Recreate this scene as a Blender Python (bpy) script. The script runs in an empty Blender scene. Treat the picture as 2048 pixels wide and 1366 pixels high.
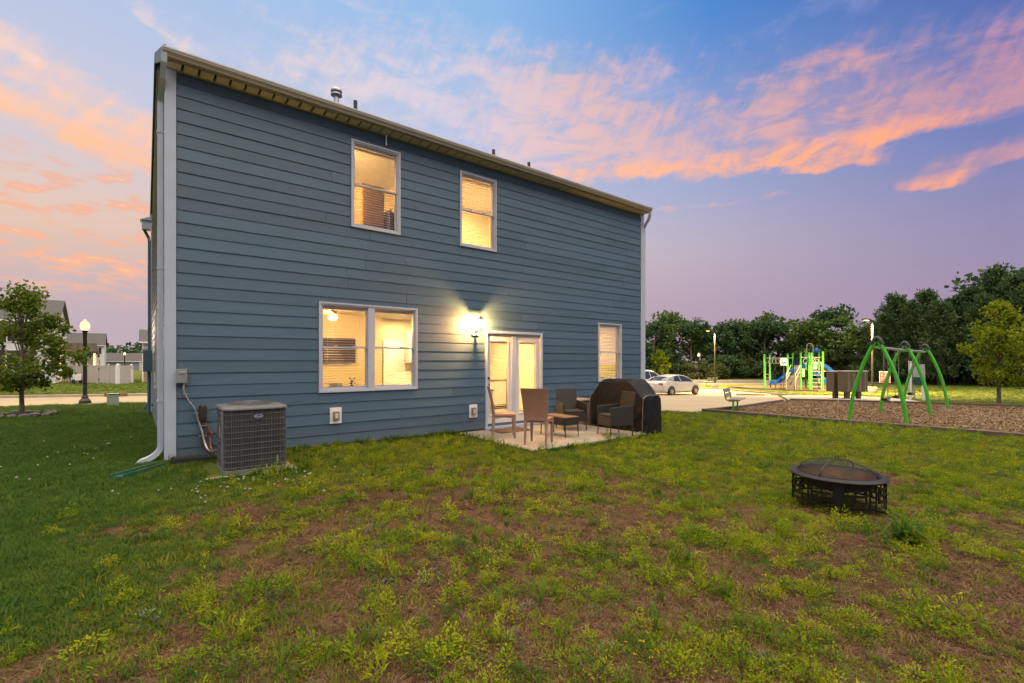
import bpy, math, random
import numpy as np
from mathutils import Vector, Matrix, Euler
R = math.radians
random.seed(7); rng = np.random.default_rng(7)
scene = bpy.context.scene
col = scene.collection

# ------------------------------------------------------------------ camera
cam_d = bpy.data.cameras.new('camera'); cam = bpy.data.objects.new('camera', cam_d); col.objects.link(cam)
cam.location = (0, 0, 1.55); cam.rotation_euler = (R(90), 0, 0)
cam_d.sensor_width = 36; cam_d.lens = 36 * 948 / 2048
cam_d.shift_y = 39 / 2048
cam_d.clip_start = 0.05; cam_d.clip_end = 2000
scene.camera = cam

# ------------------------------------------------------------------ view
vs = scene.view_settings
vs.view_transform = 'Standard'; vs.look = 'None'; vs.exposure = 1.15; vs.gamma = 1.0; vs.use_curve_mapping = False
cy = scene.cycles
cy.use_denoising = True
cy.max_bounces = 5; cy.diffuse_bounces = 3; cy.glossy_bounces = 2; cy.transmission_bounces = 3; cy.transparent_max_bounces = 12
cy.use_adaptive_sampling = True; cy.adaptive_threshold = .03
cy.sample_clamp_indirect = 4.0; cy.caustics_reflective = False; cy.caustics_refractive = False

def lin(c):
    if isinstance(c, str):
        c = c.lstrip('#'); c = [int(c[i:i + 2], 16) for i in (0, 2, 4)]
    return tuple(((v / 255) / 12.92 if v / 255 <= .04045 else ((v / 255 + .055) / 1.055) ** 2.4) for v in c)

# ------------------------------------------------------------------ world: dusk sky with lit cloud streets
world = bpy.data.worlds.new('World'); scene.world = world; world.use_nodes = True
wt = world.node_tree; wt.nodes.clear()
class NT:
    def __init__(s, t): s.t = t
    def n(s, typ, **k):
        x = s.t.nodes.new(typ)
        for a, b in k.items(): setattr(x, a, b)
        return x
    def put(s, sock, v):
        if hasattr(v, 'links') or isinstance(v, bpy.types.NodeSocket): s.t.links.new(v, sock)
        else: sock.default_value = v
    def m(s, op, a, b=None, c=None, clamp=False):
        x = s.n('ShaderNodeMath', operation=op, use_clamp=clamp)
        s.put(x.inputs[0], a)
        if b is not None: s.put(x.inputs[1], b)
        if c is not None: s.put(x.inputs[2], c)
        return x.outputs[0]
    def ss(s, v, a, b):
        x = s.n('ShaderNodeMapRange', interpolation_type='SMOOTHSTEP')
        s.put(x.inputs[0], v); s.put(x.inputs[1], a); s.put(x.inputs[2], b)
        x.inputs[3].default_value = 0; x.inputs[4].default_value = 1
        return x.outputs[0]
    def mix(s, f, a, b, bt='MIX'):
        x = s.n('ShaderNodeMix', data_type='RGBA', blend_type=bt, clamp_factor=True)
        s.put(x.inputs[0], f)
        for i, v in ((6, a), (7, b)):
            s.put(x.inputs[i], v if isinstance(v, bpy.types.NodeSocket) else (*v, 1))
        return x.outputs[2]
    def ramp(s, f, stops, mode='LINEAR'):
        x = s.n('ShaderNodeValToRGB'); x.color_ramp.interpolation = mode
        e = x.color_ramp.elements
        while len(e) < len(stops): e.new(.5)
        for i, (p, c) in enumerate(stops): e[i].position = p; e[i].color = (*c, 1)
        s.put(x.inputs[0], f)
        return x.outputs[0]
    def noise(s, vec, scale, detail=4, rough=.55, dist=0.0):
        x = s.n('ShaderNodeTexNoise'); s.put(x.inputs['Vector'], vec)
        x.inputs['Scale'].default_value = scale; x.inputs['Detail'].default_value = detail
        x.inputs['Roughness'].default_value = rough; x.inputs['Distortion'].default_value = dist
        return x.outputs[0]
    def comb(s, a, b, c=0.0):
        x = s.n('ShaderNodeCombineXYZ')
        for i, v in enumerate((a, b, c)): s.put(x.inputs[i], v)
        return x.outputs[0]

def sky():
    W = NT(wt)
    tc = W.n('ShaderNodeTexCoord'); sep = W.n('ShaderNodeSeparateXYZ'); wt.links.new(tc.outputs['Generated'], sep.inputs[0])
    dx, dy, dz = sep.outputs
    el = W.m('MULTIPLY', W.m('ARCSINE', dz), 180 / math.pi)          # degrees
    az = W.m('MULTIPLY', W.m('ARCTAN2', dx, dy), 180 / math.pi)
    s = W.m('COSINE', W.m('MULTIPLY', W.m('ADD', az, 60.0), math.pi / 180))   # 1 towards the set sun, -1 opposite
    s01 = W.m('ADD', W.m('MULTIPLY', s, .5), .5)
    low = W.ramp(s01, [(0, lin('b3a2b6')), (.36, lin('a08ca8')), (.62, lin('b39cae')), (.85, lin('b0a3b5')), (1, lin('b8a8b4'))])
    lowm = W.ramp(s01, [(0, lin('a8a3c0')), (.36, lin('8f8bb0')), (.6, lin('bfb2bd')), (.85, lin('d3b9b6')), (1, lin('e6c4aa'))])
    mid = W.ramp(s01, [(0, lin('8f9bc4')), (.36, lin('6678b6')), (.58, lin('98a6cf')), (.82, lin('bcc4dd')), (1, lin('c9c6d6'))])
    high = W.ramp(s01, [(0, lin('7f9acb')), (.36, lin('3d5fa8')), (.56, lin('4583cb')), (.76, lin('88b4e2')), (.92, lin('9dbde4')), (1, lin('a3bde2'))])
    base = W.mix(W.ss(el, 3, 15), low, lowm)
    base = W.mix(W.ss(el, 10, 23), base, mid)
    base = W.mix(W.ss(el, 19, 38), base, high)
    base = W.mix(W.ss(el, 40, 80), base, lin('7b9fd0'))
    ns = W.n('ShaderNodeTexSky', sky_type='NISHITA', sun_disc=False, sun_elevation=R(1.5), sun_rotation=R(-60), altitude=100)
    nis = W.mix(1.0, ns.outputs[0], (.08, .08, .08), 'MULTIPLY')
    base = W.mix(.06, base, nis)
    # cloud noise, stretched along the streets
    p = W.comb(W.m('MULTIPLY', az, .055), W.m('MULTIPLY', el, .13), 0.0)
    warp = W.noise(p, 1.6, 3)
    pw = W.comb(W.m('ADD', W.m('MULTIPLY', az, .055), W.m('MULTIPLY', warp, .5)), W.m('ADD', W.m('MULTIPLY', el, .13), W.m('MULTIPLY', warp, .35)), 2.3)
    n1 = W.noise(pw, 2.2, 7, .6)
    fing = W.noise(W.comb(W.m('ADD', W.m('MULTIPLY', az, .55), W.m('MULTIPLY', el, -.32)), W.m('ADD', W.m('MULTIPLY', el, .14), W.m('MULTIPLY', az, .05)), 0.7), 1.3, 6, .6)
    puff = W.noise(W.comb(W.m('ADD', W.m('MULTIPLY', az, .16), W.m('MULTIPLY', warp, .4)), W.m('MULTIPLY', el, .26), 8.8), 1.9, 7, .62, .4)
    tex = W.m('ADD', W.m('MULTIPLY', n1, .32), W.m('ADD', W.m('MULTIPLY', fing, .33), W.m('MULTIPLY', puff, .35)))
    wob = W.m('MULTIPLY', W.m('SUBTRACT', n1, .5), 9.0)
    azw = W.m('ADD', az, W.m('MULTIPLY', W.m('SUBTRACT', warp, .5), 8.0)); elw = W.m('ADD', el, W.m('MULTIPLY', wob, .38))
    def ae(px, py):
        x, z = (px - 1024) / 948, (722 - py) / 948
        return math.degrees(math.atan2(x, 1)), math.degrees(math.atan2(z, math.hypot(x, 1)))
    def band(p0, p1, wup, wdn, taper=.12):
        (a0, e0), (a1, e1) = ae(*p0), ae(*p1)
        L = math.hypot(a1 - a0, e1 - e0); ux, uy = (a1 - a0) / L, (e1 - e0) / L
        if ux < 0: nx, ny = uy, -ux
        else: nx, ny = -uy, ux                                   # normal pointing up
        ra = W.m('SUBTRACT', azw, a0); re = W.m('SUBTRACT', elw, e0)
        t = W.m('DIVIDE', W.m('ADD', W.m('MULTIPLY', ra, ux), W.m('MULTIPLY', re, uy)), L)
        d = W.m('ADD', W.m('MULTIPLY', ra, nx), W.m('MULTIPLY', re, ny))
        up = W.m('SUBTRACT', 1, W.ss(d, 0.0, wup)); dn = W.ss(d, -wdn, 0.0)
        ends = W.m('MULTIPLY', W.ss(t, -taper, taper), W.m('SUBTRACT', 1, W.ss(t, 1 - taper, 1 + taper)))
        return W.m('MULTIPLY', W.m('MULTIPLY', up, dn), ends)
    def add(lst):
        o = lst[0]
        for x in lst[1:]: o = W.m('ADD', o, x)
        return o
    pink = add([band((2250, 140), (1560, 285), 11, 2.8, .1), band((1650, 275), (1000, 335), 9.0, 3.0, .14), band((1220, 230), (520, 120), 9, 7, .25), W.m('MULTIPLY', band((1700, 120), (850, 60), 5, 6, .35), .42),
                W.m('MULTIPLY', band((2250, 250), (1830, 372), 3.0, .8, .15), .9), W.m('MULTIPLY', band((1800, 318), (1530, 345), 2.2, 1.0, .2), .9), W.m('MULTIPLY', band((1560, 392), (1270, 428), .5, .5, .15), .7),
                W.m('MULTIPLY', band((2200, 420), (1780, 470), 2.0, 1.2, .3), .38), W.m('MULTIPLY', band((2080, 350), (1500, 372), 1.0, .7, .3), .35)])
    bright = add([band((1960, 235), (1560, 308), 2.2, 1.3, .25), band((1620, 310), (1060, 355), 2.6, 1.5, .2), band((1790, 318), (1570, 338), 1.7, 1.2, .25), W.m('MULTIPLY', band((1960, 345), (1850, 372), 1.2, .5, .2), .8)])
    left = add([band((-150, 130), (420, 375), 2.6, 2.2, .1), W.m('MULTIPLY', band((-150, -20), (330, 260), 2.2, 1.6, .15), .7), W.m('MULTIPLY', band((-40, 110), (340, 300), 1.6, 1.2, .2), .75),
                W.m('MULTIPLY', band((200, -60), (420, 120), 2.0, 2.0, .2), .45)])
    dens = lambda mk, k0, k1: W.ss(W.m('ADD', mk, W.m('MULTIPLY', W.m('SUBTRACT', tex, .5), 3.8)), k0, k1)
    ap = W.m('MULTIPLY', dens(pink, .12, 1.25), W.m('MINIMUM', W.m('MULTIPLY', pink, 3), 1.0, clamp=True))
    ab = W.m('MULTIPLY', dens(bright, .15, 1.3), W.m('MINIMUM', W.m('MULTIPLY', bright, 3), 1.0, clamp=True))
    al = W.m('MULTIPLY', dens(left, .1, 1.2), W.m('MINIMUM', W.m('MULTIPLY', left, 3), 1.0, clamp=True))
    gap = W.m('ADD', W.m('MULTIPLY', W.ss(W.noise(W.comb(W.m('MULTIPLY', az, .06), W.m('MULTIPLY', el, .17), 4.4), 2.4, 5, .6, .5), .36, .58), .75), .25)
    pc = W.ramp(s01, [(.3, lin('c98f9e')), (.5, lin('e6a999')), (.68, lin('ecbaac')), (.82, lin('e0ccd4')), (1, lin('ecd2c2'))])
    mauve = W.ramp(s01, [(.3, lin('8f84b4')), (.5, lin('a797c2')), (.75, lin('c9bfd6')), (1, lin('e0cfd0'))])
    pc = W.mix(W.ss(W.m('ADD', pink, W.m('MULTIPLY', W.m('SUBTRACT', puff, .5), 1.2)), .3, .85), mauve, pc)
    out = W.mix(W.m('MULTIPLY', W.m('MULTIPLY', ap, gap), .74), base, pc)
    bc = W.ramp(s01, [(.3, lin('ef9c85')), (.5, lin('ffae7c')), (.7, lin('ffb98c')), (1, lin('ffcf90'))])
    out = W.mix(W.m('MULTIPLY', W.m('MULTIPLY', ab, gap), .92), out, bc)
    lc = W.mix(W.ss(el, 14, 30), lin('ffb67a'), lin('ecd0c8'))
    out = W.mix(W.m('MULTIPLY', al, .88), out, lc)
    # altocumulus dapples low towards the sunset, thin veil elsewhere
    dap = W.noise(W.comb(W.m('ADD', W.m('MULTIPLY', az, .19), W.m('MULTIPLY', el, .1)), W.m('MULTIPLY', el, .62), 5.1), 1.7, 5, .6)
    dm = W.m('MULTIPLY', W.m('MULTIPLY', W.ss(el, 4, 9), W.m('SUBTRACT', 1, W.ss(el, 15, 20))), W.ss(s01, .84, .95))
    out = W.mix(W.m('MULTIPLY', W.m('MULTIPLY', W.ss(dap, .46, .62), dm), .75), out, W.mix(W.ss(el, 7, 15), lin('f6b08c'), lin('eaa98f')))
    out = W.mix(W.m('MULTIPLY', W.m('MULTIPLY', W.ss(dap, .60, .74), dm), .6), out, lin('ffd494'))
    veil = W.m('MULTIPLY', W.m('MULTIPLY', W.ss(n1, .55, .8), W.ss(el, 12, 26)), .4)
    out = W.mix(veil, out, W.ramp(s01, [(.3, lin('a79cc6')), (.6, lin('c3b6d0')), (1, lin('e9d6d6'))]))
    bg = W.n('ShaderNodeBackground'); W.put(bg.inputs[0], out); bg.inputs[1].default_value = .51
    o = W.n('ShaderNodeOutputWorld'); wt.links.new(bg.outputs[0], o.inputs[0])
sky()

# wide fill lamp added nearly overhead to lift lawn and walls against the sky
FILL_AZ, FILL_EL = 150, 81
fill_sun_d = bpy.data.lights.new('sun', 'SUN'); fill_sun_d.energy = 3.2; fill_sun_d.angle = R(105); fill_sun_d.color = (1, .81, .55)
sun = bpy.data.objects.new('sun', fill_sun_d); col.objects.link(sun)
sd = Vector((math.sin(R(FILL_AZ)) * math.cos(R(FILL_EL)), math.cos(R(FILL_AZ)) * math.cos(R(FILL_EL)), math.sin(R(FILL_EL))))
sun.rotation_euler = sd.to_track_quat('Z', 'Y').to_euler()

# ------------------------------------------------------------------ mesh helpers
def link(o, parent=None):
    col.objects.link(o)
    if parent is not None: o.parent = parent
    return o
def fast_mesh(name, V, F):
    """V (n,3) array, F list of (m,k) int arrays"""
    me = bpy.data.meshes.new(name); V = np.asarray(V, np.float32)
    me.vertices.add(len(V)); me.vertices.foreach_set('co', V.ravel())
    F = [np.asarray(f, np.int32) for f in F if len(f)]
    lv = np.concatenate([f.ravel() for f in F]); tot = np.concatenate([np.full(len(f), f.shape[1], np.int32) for f in F])
    st = np.concatenate([[0], np.cumsum(tot)[:-1]]).astype(np.int32)
    me.loops.add(len(lv)); me.loops.foreach_set('vertex_index', lv)
    me.polygons.add(len(tot)); me.polygons.foreach_set('loop_start', st); me.polygons.foreach_set('loop_total', tot)
    me.update(calc_edges=True); me.validate()
    return me
class MB:
    def __init__(s): s.v = []; s.f = []
    def add(s, vs, fs):
        n = len(s.v); s.v += [tuple(v) for v in vs]; s.f += [tuple(i + n for i in f) for f in fs]; return s
    def box(s, x0, x1, y0, y1, z0, z1):
        return s.add([(x0, y0, z0), (x1, y0, z0), (x1, y1, z0), (x0, y1, z0), (x0, y0, z1), (x1, y0, z1), (x1, y1, z1), (x0, y1, z1)],
                     [(0, 3, 2, 1), (4, 5, 6, 7), (0, 1, 5, 4), (1, 2, 6, 5), (2, 3, 7, 6), (3, 0, 4, 7)])
    def cbox(s, c, d, rot=(0, 0, 0)):
        M = Euler(rot).to_matrix(); c = Vector(c); hx, hy, hz = (k / 2 for k in d)
        P = [c + M @ Vector(p) for p in ((-hx, -hy, -hz), (hx, -hy, -hz), (hx, hy, -hz), (-hx, hy, -hz), (-hx, -hy, hz), (hx, -hy, hz), (hx, hy, hz), (-hx, hy, hz))]
        return s.add(P, [(0, 3, 2, 1), (4, 5, 6, 7), (0, 1, 5, 4), (1, 2, 6, 5), (2, 3, 7, 6), (3, 0, 4, 7)])
    def bar(s, a, b, w, t, up=(0, 0, 1)):
        a, b = Vector(a), Vector(b); d = (b - a).normalized(); u = Vector(up)
        if abs(d.dot(u)) > .98: u = Vector((0, 1, 0))
        x = d.cross(u).normalized() * w / 2; y = x.cross(d).normalized() * t / 2
        return s.add([a - x - y, a + x - y, a + x + y, a - x + y, b - x - y, b + x - y, b + x + y, b - x + y],
                     [(3, 2, 1, 0), (4, 5, 6, 7), (0, 1, 5, 4), (1, 2, 6, 5), (2, 3, 7, 6), (3, 0, 4, 7)])
    def tube(s, pts, r, n=8, cap=True, closed=False):
        pts = [Vector(p) for p in pts]; m = len(pts)
        rs = r if isinstance(r, (list, tuple)) else [r] * m
        T = []
        for i in range(m):
            if closed: t = pts[(i + 1) % m] - pts[i - 1]
            else: t = pts[min(i + 1, m - 1)] - pts[max(i - 1, 0)]
            T.append(t.normalized())
        u = Vector((0, 0, 1)) if abs(T[0].z) < .9 else Vector((1, 0, 0))
        u = (u - T[0] * u.dot(T[0])).normalized(); vs = []; fs = []
        for i in range(m):
            u = (u - T[i] * u.dot(T[i])).normalized(); w = T[i].cross(u)
            for k in range(n):
                a = 2 * math.pi * k / n
                vs.append(pts[i] + (u * math.cos(a) + w * math.sin(a)) * rs[i])
        for i in range(m if closed else m - 1):
            j = (i + 1) % m
            for k in range(n):
                fs.append((i * n + k, i * n + (k + 1) % n, j * n + (k + 1) % n, j * n + k))
        if cap and not closed:
            fs.append(tuple(range(n - 1, -1, -1))); fs.append(tuple((m - 1) * n + k for k in range(n)))
        return s.add(vs, fs)
    def lathe(s, prof, n=24, c=(0, 0, 0), cap=False):
        vs = []; fs = []; m = len(prof)
        for r, z in prof:
            for k in range(n):
                a = 2 * math.pi * k / n; vs.append((c[0] + r * math.cos(a), c[1] + r * math.sin(a), c[2] + z))
        for i in range(m - 1):
            for k in range(n):
                fs.append((i * n + k, i * n + (k + 1) % n, (i + 1) * n + (k + 1) % n, (i + 1) * n + k))
        if cap:
            fs.append(tuple(range(n - 1, -1, -1))); fs.append(tuple((m - 1) * n + k for k in range(n)))
        return s.add(vs, fs)
    def prism(s, poly, a, b, axis='y'):
        n = len(poly); f = {'y': lambda p, t: (p[0], t, p[1]), 'x': lambda p, t: (t, p[0], p[1]), 'z': lambda p, t: (p[0], p[1], t)}[axis]
        s.add([f(p, a) for p in poly] + [f(p, b) for p in poly],
              [tuple(range(n)), tuple(range(2 * n - 1, n - 1, -1))] + [(i, i + n, (i + 1) % n + n, (i + 1) % n) for i in range(n)])
        return s
    def grid(s, fn, nu, nv):
        vs = [fn(i / nu, j / nv) for i in range(nu + 1) for j in range(nv + 1)]
        fs = [(i * (nv + 1) + j, (i + 1) * (nv + 1) + j, (i + 1) * (nv + 1) + j + 1, i * (nv + 1) + j + 1) for i in range(nu) for j in range(nv)]
        return s.add(vs, fs)
    def mesh(s, name, m, smooth=False):
        me = bpy.data.meshes.new(name); me.from_pydata(s.v, [], s.f); me.validate()
        if m is not None: me.materials.append(m)
        if smooth: me.polygons.foreach_set('use_smooth', [True] * len(me.polygons))
        me.update(); return me
    def build(s, name, m, parent=None, smooth=False, bevel=0, fix=True):
        me = s.mesh(name, m, smooth)
        if fix:
            import bmesh
            bm = bmesh.new(); bm.from_mesh(me); bmesh.ops.recalc_face_normals(bm, faces=bm.faces); bm.to_mesh(me); bm.free()
        o = bpy.data.objects.new(name, me); link(o, parent)
        if smooth:
            try: me.set_sharp_from_angle(angle=R(40))
            except Exception: pass
        if bevel:
            b = o.modifiers.new('bevel', 'BEVEL'); b.width = bevel; b.segments = 2; b.limit_method = 'ANGLE'
        return o
def tag(o, label, cat, group=None, kind=None):
    if label: o['label'] = label
    if cat: o['category'] = cat
    if group: o['group'] = group
    if kind: o['kind'] = kind
    return o
def empty(name, loc=(0, 0, 0), rz=0.0, label=None, cat=None, group=None, parent=None):
    o = bpy.data.objects.new(name, None); o.empty_display_size = .1; link(o, parent)
    o.location = loc; o.rotation_euler = (0, 0, rz)
    return tag(o, label, cat, group)
def inst(name, me, parent=None, loc=(0, 0, 0), rot=(0, 0, 0), sc=(1, 1, 1)):
    o = bpy.data.objects.new(name, me); link(o, parent); o.location = loc; o.rotation_euler = rot; o.scale = sc; return o
def kids(o): return [c for c in bpy.data.objects if c.parent == o]
def copy_tree(o, parent=None):
    c = o.copy(); col.objects.link(c); c.parent = parent
    for ch in kids(o): copy_tree(ch, c)
    return c

# ------------------------------------------------------------------ materials
def mat(name, c, rough=.6, c2=None, var=.5, scale=6.0, stretch=(1, 1, 1), bump=0.0, bscale=40.0, metal=0.0, spec=.5, detail=4, bstretch=None):
    """principled with a noise-driven second colour and noise relief, in object coordinates"""
    m = bpy.data.materials.new(name); m.use_nodes = True; t = m.node_tree; N = NT(t)
    b = t.nodes['Principled BSDF']; c = lin(c) if isinstance(c, str) else c
    c2 = tuple(k * .72 for k in c) if c2 is None else (lin(c2) if isinstance(c2, str) else c2)
    tc = N.n('ShaderNodeTexCoord'); mp = N.n('ShaderNodeMapping'); t.links.new(tc.outputs['Object'], mp.inputs[0]); mp.inputs['Scale'].default_value = stretch
    f = N.noise(mp.outputs[0], scale, detail)
    cc = N.mix(N.m('MULTIPLY', N.ss(f, .32, .68), var), c, c2)
    t.links.new(cc, b.inputs['Base Color'])
    b.inputs['Roughness'].default_value = rough; b.inputs['Metallic'].default_value = metal; b.inputs['Specular IOR Level'].default_value = spec
    if bump:
        mp2 = N.n('ShaderNodeMapping'); t.links.new(tc.outputs['Object'], mp2.inputs[0]); mp2.inputs['Scale'].default_value = bstretch or stretch
        h = N.noise(mp2.outputs[0], bscale, 3)
        bp = N.n('ShaderNodeBump'); bp.inputs['Strength'].default_value = min(1, bump); bp.inputs['Distance'].default_value = .01
        t.links.new(h, bp.inputs['Height']); t.links.new(bp.outputs[0], b.inputs['Normal'])
    return m
def emis(name, c, strength):
    m = bpy.data.materials.new(name); m.use_nodes = True; t = m.node_tree; b = t.nodes['Principled BSDF']
    b.inputs['Base Color'].default_value = (.8, .8, .8, 1); b.inputs['Emission Color'].default_value = (*c, 1); b.inputs['Emission Strength'].default_value = strength
    return m
def glow(name, c, strength, through=.6):
    """lit frosted glass: gives light and lets the lamp inside shine through"""
    m = bpy.data.materials.new(name); m.use_nodes = True; t = m.node_tree; N = NT(t); t.nodes.remove(t.nodes['Principled BSDF'])
    e = N.n('ShaderNodeEmission'); e.inputs[0].default_value = (*c, 1); e.inputs[1].default_value = strength; tr = N.n('ShaderNodeBsdfTransparent')
    mx = N.n('ShaderNodeMixShader'); mx.inputs[0].default_value = through; t.links.new(e.outputs[0], mx.inputs[1]); t.links.new(tr.outputs[0], mx.inputs[2]); t.links.new(mx.outputs[0], t.nodes['Material Output'].inputs[0])
    return m
def lamp(kind, power, c, loc, parent, size=.05):
    L = bpy.data.lights.new('lamp_light', kind); L.energy = power; L.color = c; L.shadow_soft_size = size
    o = bpy.data.objects.new('lamp_light', L); link(o, parent); o.location = loc; return o
def glass(name, tint=(.95, .97, .97), refl=.06):
    m = bpy.data.materials.new(name); m.use_nodes = True; t = m.node_tree; N = NT(t); t.nodes.remove(t.nodes['Principled BSDF'])
    tr = N.n('ShaderNodeBsdfTransparent'); tr.inputs[0].default_value = (*tint, 1)
    gl = N.n('ShaderNodeBsdfGlossy'); gl.inputs['Roughness'].default_value = .02; gl.inputs[0].default_value = (1, 1, 1, 1)
    lw = N.n('ShaderNodeLayerWeight'); lw.inputs[0].default_value = .25
    mx = N.n('ShaderNodeMixShader'); t.links.new(N.m('ADD', N.m('MULTIPLY', lw.outputs['Fresnel'], .6), refl * .5, clamp=True), mx.inputs[0])
    t.links.new(tr.outputs[0], mx.inputs[1]); t.links.new(gl.outputs[0], mx.inputs[2])
    t.links.new(mx.outputs[0], t.nodes['Material Output'].inputs[0])
    return m
def leafmat(name, stops, trans=.35, rough=.6, per='island'):
    m = bpy.data.materials.new(name); m.use_nodes = True; t = m.node_tree; N = NT(t); b = t.nodes['Principled BSDF']
    if per == 'island': r = N.n('ShaderNodeNewGeometry').outputs['Random Per Island']
    else:
        oi = N.n('ShaderNodeObjectInfo').outputs['Random']; ri = N.n('ShaderNodeNewGeometry').outputs['Random Per Island']
        r = N.m('ADD', N.m('MULTIPLY', oi, .6), N.m('MULTIPLY', ri, .4))
    k = len(stops); c = N.ramp(r, [(i / (k - 1), lin(s) if isinstance(s, str) else s) for i, s in enumerate(stops)])
    t.links.new(c, b.inputs['Base Color']); b.inputs['Roughness'].default_value = rough; b.inputs['Specular IOR Level'].default_value = .06
    tr = N.n('ShaderNodeBsdfTranslucent'); t.links.new(c, tr.inputs[0])
    mx = N.n('ShaderNodeMixShader'); mx.inputs[0].default_value = trans
    t.links.new(b.outputs[0], mx.inputs[1]); t.links.new(tr.outputs[0], mx.inputs[2]); t.links.new(mx.outputs[0], t.nodes['Material Output'].inputs[0])
    return m
def weave(name, c, c2, scale=60, rough=.55, bump=.8):
    m = bpy.data.materials.new(name); m.use_nodes = True; t = m.node_tree; N = NT(t); b = t.nodes['Principled BSDF']
    tc = N.n('ShaderNodeTexCoord'); sp = N.n('ShaderNodeSeparateXYZ'); t.links.new(tc.outputs['Object'], sp.inputs[0])
    hor = N.m('ADD', sp.outputs[0], sp.outputs[1])
    a = N.m('SINE', N.m('MULTIPLY', hor, scale * 2)); z = N.m('SINE', N.m('MULTIPLY', sp.outputs[2], scale * 4))
    f = N.m('ADD', N.m('MULTIPLY', N.m('MULTIPLY', a, z), .5), .5)
    nz = N.noise(tc.outputs['Object'], 9, 3)
    f2 = N.m('ADD', N.m('MULTIPLY', f, .6), N.m('MULTIPLY', nz, .4))
    t.links.new(N.mix(f2, lin(c2), lin(c)), b.inputs['Base Color']); b.inputs['Roughness'].default_value = rough
    bp = N.n('ShaderNodeBump'); bp.inputs['Strength'].default_value = bump; bp.inputs['Distance'].default_value = .004
    t.links.new(f, bp.inputs['Height']); t.links.new(bp.outputs[0], b.inputs['Normal'])
    return m
M = {}
M['siding'] = mat('siding_paint', (.052, .100, .152), .55, c2=(.045, .087, .133), var=.6, scale=2.2, stretch=(.6, .6, 6), bump=.35, bscale=22, bstretch=(.25, 1, 9))
def vary(m, lo, hi):
    t = m.node_tree; N = NT(t); b = t.nodes['Principled BSDF']; src = b.inputs['Base Color'].links[0].from_socket
    k = N.m('ADD', N.m('MULTIPLY', N.n('ShaderNodeObjectInfo').outputs['Random'], hi - lo), lo)
    t.links.new(N.mix(1.0, src, N.comb(k, k, k), 'MULTIPLY'), b.inputs['Base Color'])
vary(M['siding'], .89, 1.11)
def splash(m):
    """soil splashed on the lowest boards"""
    t = m.node_tree; N = NT(t); b = t.nodes['Principled BSDF']; src = b.inputs['Base Color'].links[0].from_socket
    tc = N.n('ShaderNodeTexCoord').outputs['Object']; sp = N.n('ShaderNodeSeparateXYZ'); t.links.new(tc, sp.inputs[0])
    k = N.m('MULTIPLY', N.m('SUBTRACT', 1, N.ss(sp.outputs[2], .08, .55)), N.ss(N.noise(tc, 14, 5, .7), .4, .7))
    t.links.new(N.mix(N.m('MULTIPLY', k, .45), src, (.13, .10, .075)), b.inputs['Base Color'])
splash(M['siding'])
M['trim'] = mat('white_trim', (.36, .42, .51), .5, c2=(.31, .36, .44), var=.5, scale=3, bump=.12, bscale=30)
M['vinyl'] = mat('window_vinyl', (.40, .42, .49), .4, c2=(.35, .37, .43), var=.4, scale=4)
M['gutter'] = mat('gutter_tan', (.30, .275, .23), .42, c2=(.25, .23, .19), var=.5, scale=3, stretch=(1, 1, 1))
M['slot'] = mat('soffit_slot', (.07, .055, .04), .8)
M['soffit'] = mat('soffit_tan', (.52, .47, .40), .55, c2=(.46, .415, .35), var=.4, scale=4)
M['shingle'] = mat('roof_shingle', (.085, .08, .08), .9, c2=(.05, .048, .05), var=.9, scale=14, bump=.5, bscale=60)
M['concrete'] = mat('concrete', (.30, .255, .20), .85, c2=(.23, .195, .155), var=.7, scale=2.5, bump=.3, bscale=90)
M['lot'] = mat('lot_concrete', (.32, .255, .155), .85, c2=(.255, .20, .12), var=.7, scale=.6, bump=.25, bscale=30, detail=7)  # base colour yellowed in place of warm lamp light on the car park
M['found'] = mat('foundation', (.26, .23, .20), .9, bump=.4, bscale=50)
M['metal_dk'] = mat('dark_metal', (.03, .03, .032), .5, c2=(.05, .045, .04), var=.7, scale=12, metal=.4)
M['metal'] = mat('galvanised', (.42, .43, .45), .4, c2=(.3, .31, .33), var=.6, scale=14, metal=.8)
M['black'] = mat('black_plastic', (.018, .018, .02), .5, var=.4)
M['white'] = mat('white_paint', (.72, .72, .72), .5, c2=(.6, .6, .6), var=.5)
M['glass'] = glass('window_glass')
M['asphalt'] = mat('asphalt', (.085, .08, .085), .9, c2=(.06, .058, .06), var=.8, scale=3, bump=.4, bscale=120)
M['wood'] = mat('timber_dark', (.075, .055, .045), .8, c2=(.13, .10, .08), var=.7, scale=4, stretch=(1, 8, 8), bump=.4, bscale=30)
M['mulch'] = mat('mulch_bed', (.22, .145, .078), .95, c2=(.11, .068, .036), var=.9, scale=16, bump=1, bscale=45, detail=8)
M['green'] = mat('green_paint', (.05, .34, .02), .38, c2=(.045, .29, .02), var=.4, scale=3)
M['lime'] = mat('lime_paint', (.075, .42, .03), .4, c2=(.06, .35, .03), var=.4, scale=3)
M['bark'] = mat('bark', (.15, .115, .085), .95, c2=(.08, .06, .048), var=.9, scale=18, stretch=(1, 1, .3), bump=.9, bscale=50)

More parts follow.
